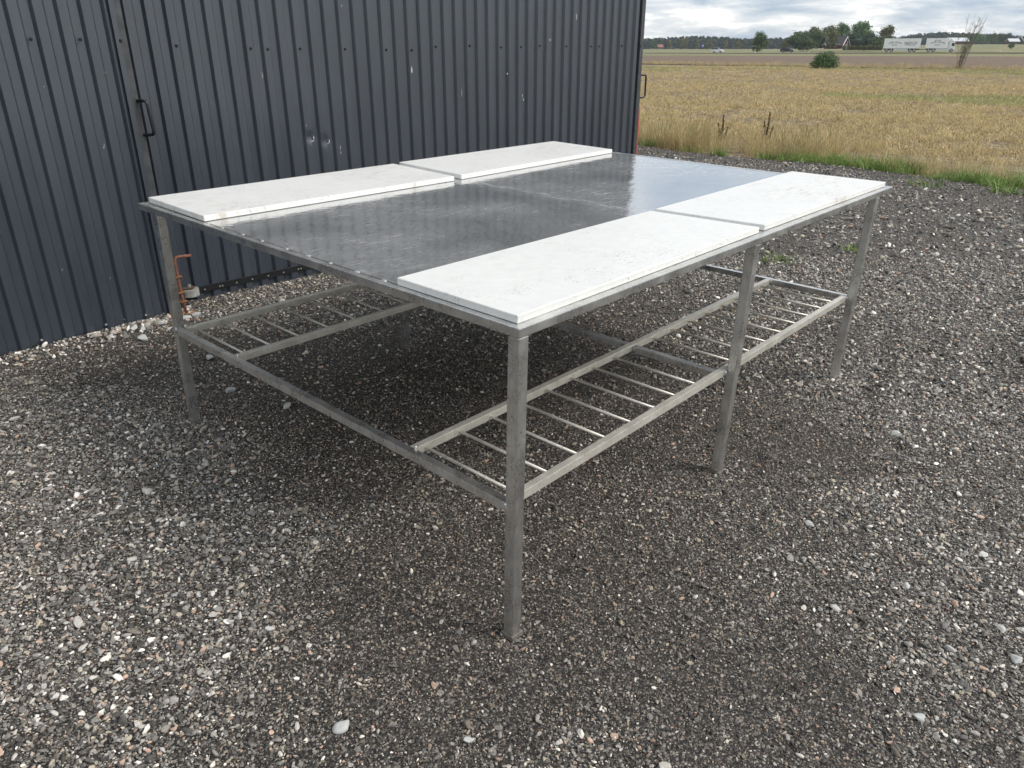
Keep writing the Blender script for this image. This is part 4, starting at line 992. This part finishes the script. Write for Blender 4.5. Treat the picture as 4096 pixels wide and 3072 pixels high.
def wheel(parent, x, y, r, wd):
    t = cyl('wheel', (x, y, r), (0, 1, 0), r, wd, 'tyre', parent, 20)
    cyl('rim', (x, y, r), (0, 1, 0), r * .62, wd + 0.012, 'rim', t, 16)
def car(name, label, u, Ln, Ht, paint, roofm):
    p, z = road_at(u); o = empty(name, (p[0], p[1], z), (0, 0, RYAW)); tag(o, label, 'car', 'traffic on the far road')
    h, wd = Ln / 2, 0.88
    low = [(-h, .35), (-h + .05, .28), (h - .1, .25), (h, .40), (h - .02, .68), (h - .30, .86), (h - 1.05, 1.00), (-h + .10, 1.02), (-h, .80)]
    extr('body', low, -wd, wd, paint, o, 0, 0.04)
    gh = [(-h + .16, 1.021), (h - 1.08, 1.021), (h - 1.72, Ht - .06), (-h + .95, Ht - .04), (-h + .45, Ht - .16)]
    v0 = [(x, -wd + .06 + (.10 if zz > 1.1 else 0), zz) for x, zz in gh]; v1 = [(x, wd - .06 - (.10 if zz > 1.1 else 0), zz) for x, zz in gh]
    link('cabin', prism('cabin', v0, v1, 0.02), 'glass', o)
    rp_ = [(h - 1.66, Ht - .075), (h - 1.85, Ht), (-h + .85, Ht), (-h + .38, Ht - .10), (-h + .42, Ht - .15), (-h + .9, Ht - .045), (h - 1.80, Ht - .055)]
    extr('roof', rp_, -wd + .15, wd - .15, roofm, o)
    for sy in (-1, 1):
        for xa, xb in ((h - 1.10, h - 1.74), (0.05, 0.02), (-h + .95, -h + .86)):
            link('pillar', tube_mesh('pillar', [(xa, sy * (wd - .05), 1.0), (xb, sy * (wd - .145), Ht - .07)], 0.035, 6), roofm, o)
        for x in (-h + .82, h - .86): wheel(o, x, sy * (wd - .10), 0.335, 0.21)
        box('headlight', h - .16, h - .012, sy * .60 - .17, sy * .60 + .17, .60, .74, 'lamp', o, 0.02)
        box('tail_light', -h - .012, -h + .10, sy * .68 - .13, sy * .68 + .13, .74, .96, 'redlamp', o, 0.02)
        box('mirror', h - 1.28, h - 1.14, sy * (wd + .08) - .06, sy * (wd + .08) + .06, 1.0, 1.14, paint, o, 0.02)
    return o
car('car', 'white small off-roader driving on the far road', 2869, 3.98, 1.58, 'white', 'white')
car('car', 'black car driving on the far road, behind the white one to its right', 3148, 4.32, 1.50, 'carblack', 'carblack')
def lettering(parent, rows, y, facing):
    """flat printed words: (text, x, z, size, arc)"""
    vv, ff = [], []
    for text, x, z, size, arc, squash in rows:
        cu = bpy.data.curves.new('t', 'FONT'); cu.size = size; cu.offset = size * 0.022; cu.align_x = 'CENTER'
        nn = len(text)
        for i, ch in enumerate(text):
            if ch == ' ': continue
            cu.body = ch; ob = bpy.data.objects.new('t', cu); COL.objects.link(ob)
            dg = bpy.context.evaluated_depsgraph_get(); me = bpy.data.meshes.new_from_object(ob.evaluated_get(dg))
            t = (i - (nn - 1) / 2); px = x + t * size * 0.66 * squash; pz = z - arc * (t / (nn / 2)) ** 2; ro_ = -2 * arc * t / (nn / 2) ** 2 / (size * 0.66 * squash) if arc else 0
            o0 = len(vv)
            for q in me.vertices:
                xx, zz = q.co.x * squash, q.co.y
                vv.append((px + xx * math.cos(ro_) - zz * math.sin(ro_), y, pz + xx * math.sin(ro_) + zz * math.cos(ro_)))
            ff += [tuple(k_ + o0 for k_ in pl.vertices) for pl in me.polygons]
            bpy.data.objects.remove(ob); bpy.data.meshes.remove(me)
    return link('lettering', pyd('lettering', vv, ff), 'ink', parent)
def cargo(name, o, x0, x1, z0, z1):
    bx_ = box(name, x0, x1, -1.27, 1.27, z0, z1, 'boxwhite', o, 0.04)
    for z in (z0 + .02, z1 - .06): box('trim', x0 + .04, x1 - .04, -1.285, -1.2705, z, z + .06, 'offwhite', bx_)
    return bx_
p = RA + rd * -3.71 + rn * 1.7; z = road_z((p - CAM[:2]) @ RH) + 0.062; TR = empty('truck', (p[0], p[1], z), (0, 0, RYAW)); tag(TR, 'white box truck with a white cab leading the trailer on the far road', 'truck', 'traffic on the far road')
tl = 9.7; cargo('cargo_box', TR, -3.52, 2.75, 1.08, 4.0)
lettering(TR, [('LASTOR.ESTATEN', -.3, 2.70, 0.56, 0.42, 0.76), ('MOLSTENT', -.3, 3.25, 0.36, 0.05, 0.9), ('SKAL CUTAL', -.3, 2.14, 0.30, 0.0, 0.9), ('TRANSPORTER AB', -.3, 1.86, 0.18, 0.0, 0.9)], -1.29, -1)
box('frame', -3.4, 3.2, -.42, .42, .62, 1.0, 'chassis', TR)
cab = link('cab', prism('cab', [(2.95, -1.22, .55), (4.80, -1.22, .45), (4.80, 1.22, .45), (2.95, 1.22, .55)], [(2.95, -1.20, 3.02), (4.52, -1.20, 2.98), (4.52, 1.20, 2.98), (2.95, 1.20, 3.02)], 0.06), 'white', TR)
link('wind_deflector', prism('wind_deflector', [(2.92, -1.1, 3.04), (4.35, -1.1, 3.04), (4.35, 1.1, 3.04), (2.92, 1.1, 3.04)], [(2.92, -1.05, 3.95), (3.35, -1.05, 3.92), (3.35, 1.05, 3.92), (2.92, 1.05, 3.95)], 0.06), 'white', TR)
link('windscreen', prism('windscreen', [(4.69, -1.05, 1.75), (4.715, -1.05, 1.75), (4.715, 1.05, 1.75), (4.69, 1.05, 1.75)], [(4.56, -1.05, 2.7), (4.585, -1.05, 2.7), (4.585, 1.05, 2.7), (4.56, 1.05, 2.7)]), 'glass', TR)
for sy in (-1, 1):
    link('side_window', prism('side_window', [(3.75, sy * 1.20, 1.75), (4.55, sy * 1.20, 1.70), (4.55, sy * 1.235, 1.70), (3.75, sy * 1.235, 1.75)], [(3.75, sy * 1.19, 2.6), (4.45, sy * 1.19, 2.6), (4.45, sy * 1.225, 2.6), (3.75, sy * 1.225, 2.6)]), 'glass', TR)
    box('headlight', 4.70, 4.815, sy * .9 - .2, sy * .9 + .2, .72, .95, 'lamp', TR, 0.02)
    for x in (-2.45, -1.1, 3.85): wheel(TR, x, sy * 1.08, 0.50, 0.32)
    box('side_guard', -0.4, 3.0, sy * 1.2 - .02, sy * 1.2 + .02, .55, .95, 'offwhite', TR)
box('bumper', 4.6, 4.86, -1.2, 1.2, .28, .52, 'chassis', TR, 0.03)
p = RA + rd * 6.6 + rn * 1.7; z = road_z((p - CAM[:2]) @ RH) + 0.062; TL = empty('truck_trailer', (p[0], p[1], z), (0, 0, RYAW)); tag(TL, 'long white box trailer with dark lettering behind the truck', 'trailer', 'traffic on the far road')
cargo('cargo_box', TL, -5.3, 5.3, 1.08, 4.0)
lettering(TL, [('LASTOR.ESTATEN', -2.2, 2.70, 0.56, 0.40, 0.74), ('SKAL CUTAL', -2.2, 2.14, 0.30, 0.0, 0.9), ('TRANSPORTER AB', -2.2, 1.86, 0.18, 0.0, 0.9), ('PENNINGLE CLUS', 2.45, 2.72, 0.42, 0.0, 1.0), ('KOMMUNIKATIONS', 2.45, 2.28, 0.40, 0.0, 1.0), ('SYSTEM CLUS', 2.45, 1.88, 0.38, 0.0, 1.0)], -1.29, -1)
box('frame', -5.2, 5.2, -.42, .42, .62, 1.0, 'chassis', TL); link('drawbar', tube_mesh('drawbar', [(5.1, 0, .75), (6.75, 0, .75)], .09, 8), 'chassis', TL)
for sy in (-1, 1):
    for x in (-4.2, -2.85, 2.55, 3.75): wheel(TL, x, sy * 1.08, 0.50, 0.32)
    box('side_guard', -2.2, 1.9, sy * 1.2 - .02, sy * 1.2 + .02, .55, .95, 'offwhite', TL)
# snow markers along the road
for u, lab in ((3025, 'white road marker post between the two cars'), (3238, 'white road marker post right of the black car'), (3999, 'white road marker post at the right, beyond the bare shrub')):
    p, z = road_at(u); p = p + rn * 3.0; o = empty('marker_post', (p[0], p[1], z - .1)); tag(o, lab, 'post', 'marker posts along the far road')
    box('post', -.08, .08, -.05, .05, 0, 1.15, 'white', o, 0.02); box('reflector', -.083, .083, -.053, .053, .78, .98, 'chassis', o)
# utility pole
p = at(3382, 300); z0 = zof(202, 300); o = empty('utility_pole', (p[0], p[1], z0)); tag(o, 'grey wooden pole standing right of the farmhouse', 'pole')
link('pole', tube_mesh('pole', [(0, 0, -.2), (.12, -.12, zof(165, 300) - z0)], [.14, .11], 8), 'pole', o); box('cross_piece', -.1, .45, -.2, -.05, zof(168, 300) - z0 - .1, zof(168, 300) - z0, 'pole', o)

# ------------------------------------------------------------------ far buildings
def house(name, label, u, Z, vb, ln, dp, eave, ridge, yaw, wallm, roofm, group=None, gable_win=True, trim='white'):
    p = at(u, Z); o = empty(name, (p[0], p[1], zof(vb, Z)), (0, 0, yaw)); tag(o, label, 'building', group)
    a, c = ln / 2, dp / 2
    link('wall', pyd('wall', [(-a, -c, 0), (a, -c, 0), (a, c, 0), (-a, c, 0), (-a, -c, eave), (a, -c, eave), (a, c, eave), (-a, c, eave), (-a, 0, ridge - .1), (a, 0, ridge - .1)],
         [(0, 1, 5, 4), (1, 2, 6, 9, 5), (2, 3, 7, 6), (3, 0, 4, 8, 7)]), wallm, o)
    for sy in (-1, 1):
        e_ = 0.5
        sl = (ridge - eave) / c
        v0 = [(-a - e_, sy * (c + e_), eave - e_ * sl), (a + e_, sy * (c + e_), eave - e_ * sl), (a + e_, 0, ridge), (-a - e_, 0, ridge)]
        link('roof', prism('roof', v0, [(x, y, z_ + .18) for x, y, z_ in v0]), roofm, o)
    for sx in (-1, 1):
        for sy in (-1, 1):
            link('bargeboard', tube_mesh('bargeboard', [(sx * (a + .52), sy * (c + .45), eave - .45 * (ridge - eave) / c), (sx * (a + .52), 0, ridge + .05)], .12, 4), trim, o)
        w_ = box('window', sx * a - .06, sx * a + .06, -.6, .6, eave * .55 + .6, eave * .55 + 1.8, 'glass', o)
        box('frame', sx * a - .09, sx * a + .09, -.75, .75, eave * .55 + .45, eave * .55 + .58, trim, w_)
    for x in (-a * .5, a * .35):
        w_ = box('window', x - .5, x + .5, -c - .06, -c + .06, .9, min(eave - .3, 2.0), 'glass', o)
        box('frame', x - .62, x + .62, -c - .09, -c + .02, .75, .88, trim, w_)
    return o
CY = math.atan2(RH[1], RH[0])
fh = house('farmhouse', 'red farmhouse with a dark steep roof among the trees beyond the road', 3342, 352, 195, 7.5, 7.2, 1.7, 4.7, CY - 0.75, 'redwall', 'roofdark', None)
house('farmhouse', 'low red annex in front of the dark roofed farmhouse', 3322, 344, 196, 5.0, 3.0, 1.5, 2.2, CY, 'redwall', 'roofdark', None).name = 'annex'
house('cottage', 'tiny cottage with a red roof below the far forest, at the left', 2637, 780, 196, 6.0, 4.2, 1.9, 3.8, CY + 0.6, 'redwall', 'tileroof')
house('barn', 'pale roofed barn at the foot of the forest, right of the truck', 3818, 600, 182, 14, 6, 3.0, 5.0, CY, 'redwall', 'offwhite', 'barns behind the far right field')
house('barn', 'small barn with a pale roof at the far right edge', 4041, 600, 178, 7, 5, 2.2, 3.8, CY, 'redwall', 'offwhite', 'barns behind the far right field')
house('house', 'white trimmed house beside the small barn at the far right', 4064, 610, 178, 7, 6.5, 2.0, 5.4, CY + 1.2, 'roofdark', 'roofdark', None)
p = at(2810, 700); z0 = zof(195, 700); o = empty('pylon_sign', (p[0], p[1], z0), (0, 0, CY)); tag(o, 'tall blue pylon sign with a white band before the far forest', 'sign')
hh_ = zof(171, 700) - z0; box('panel', -.55, .55, -.2, .2, .4, hh_, 'blue', o, .05); box('band', -.56, .56, -.215, -.201, hh_ * .42, hh_ * .58, 'white', o); box('base', -.3, .3, -.15, .15, -.1, .39, 'chassis', o)

# ------------------------------------------------------------------ the damp air: far things fade a little to blue grey
hz_me = prism('haze', [(-1700, -1700, -2.2), (1700, -1700, -2.2), (1700, 1700, -2.2), (-1700, 1700, -2.2)], [(-1700, -1700, 32), (1700, -1700, 32), (1700, 1700, 32), (-1700, 1700, 32)])
m = bpy.data.materials.new('damp_air'); m.use_nodes = True; n, l = m.node_tree.nodes, m.node_tree.links
n.remove(n['Principled BSDF']); pv = n.new('ShaderNodeVolumePrincipled')
pv.inputs['Color'].default_value = (0.80, 0.87, 0.95, 1); pv.inputs['Density'].default_value = 0.00017; pv.inputs['Anisotropy'].default_value = 0.2
l.new(pv.outputs[0], n['Material Output'].inputs['Volume']); MAT['haze'] = m
tag(link('haze', hz_me, 'haze'), 'thin damp haze over the fields', 'haze', None, 'stuff')
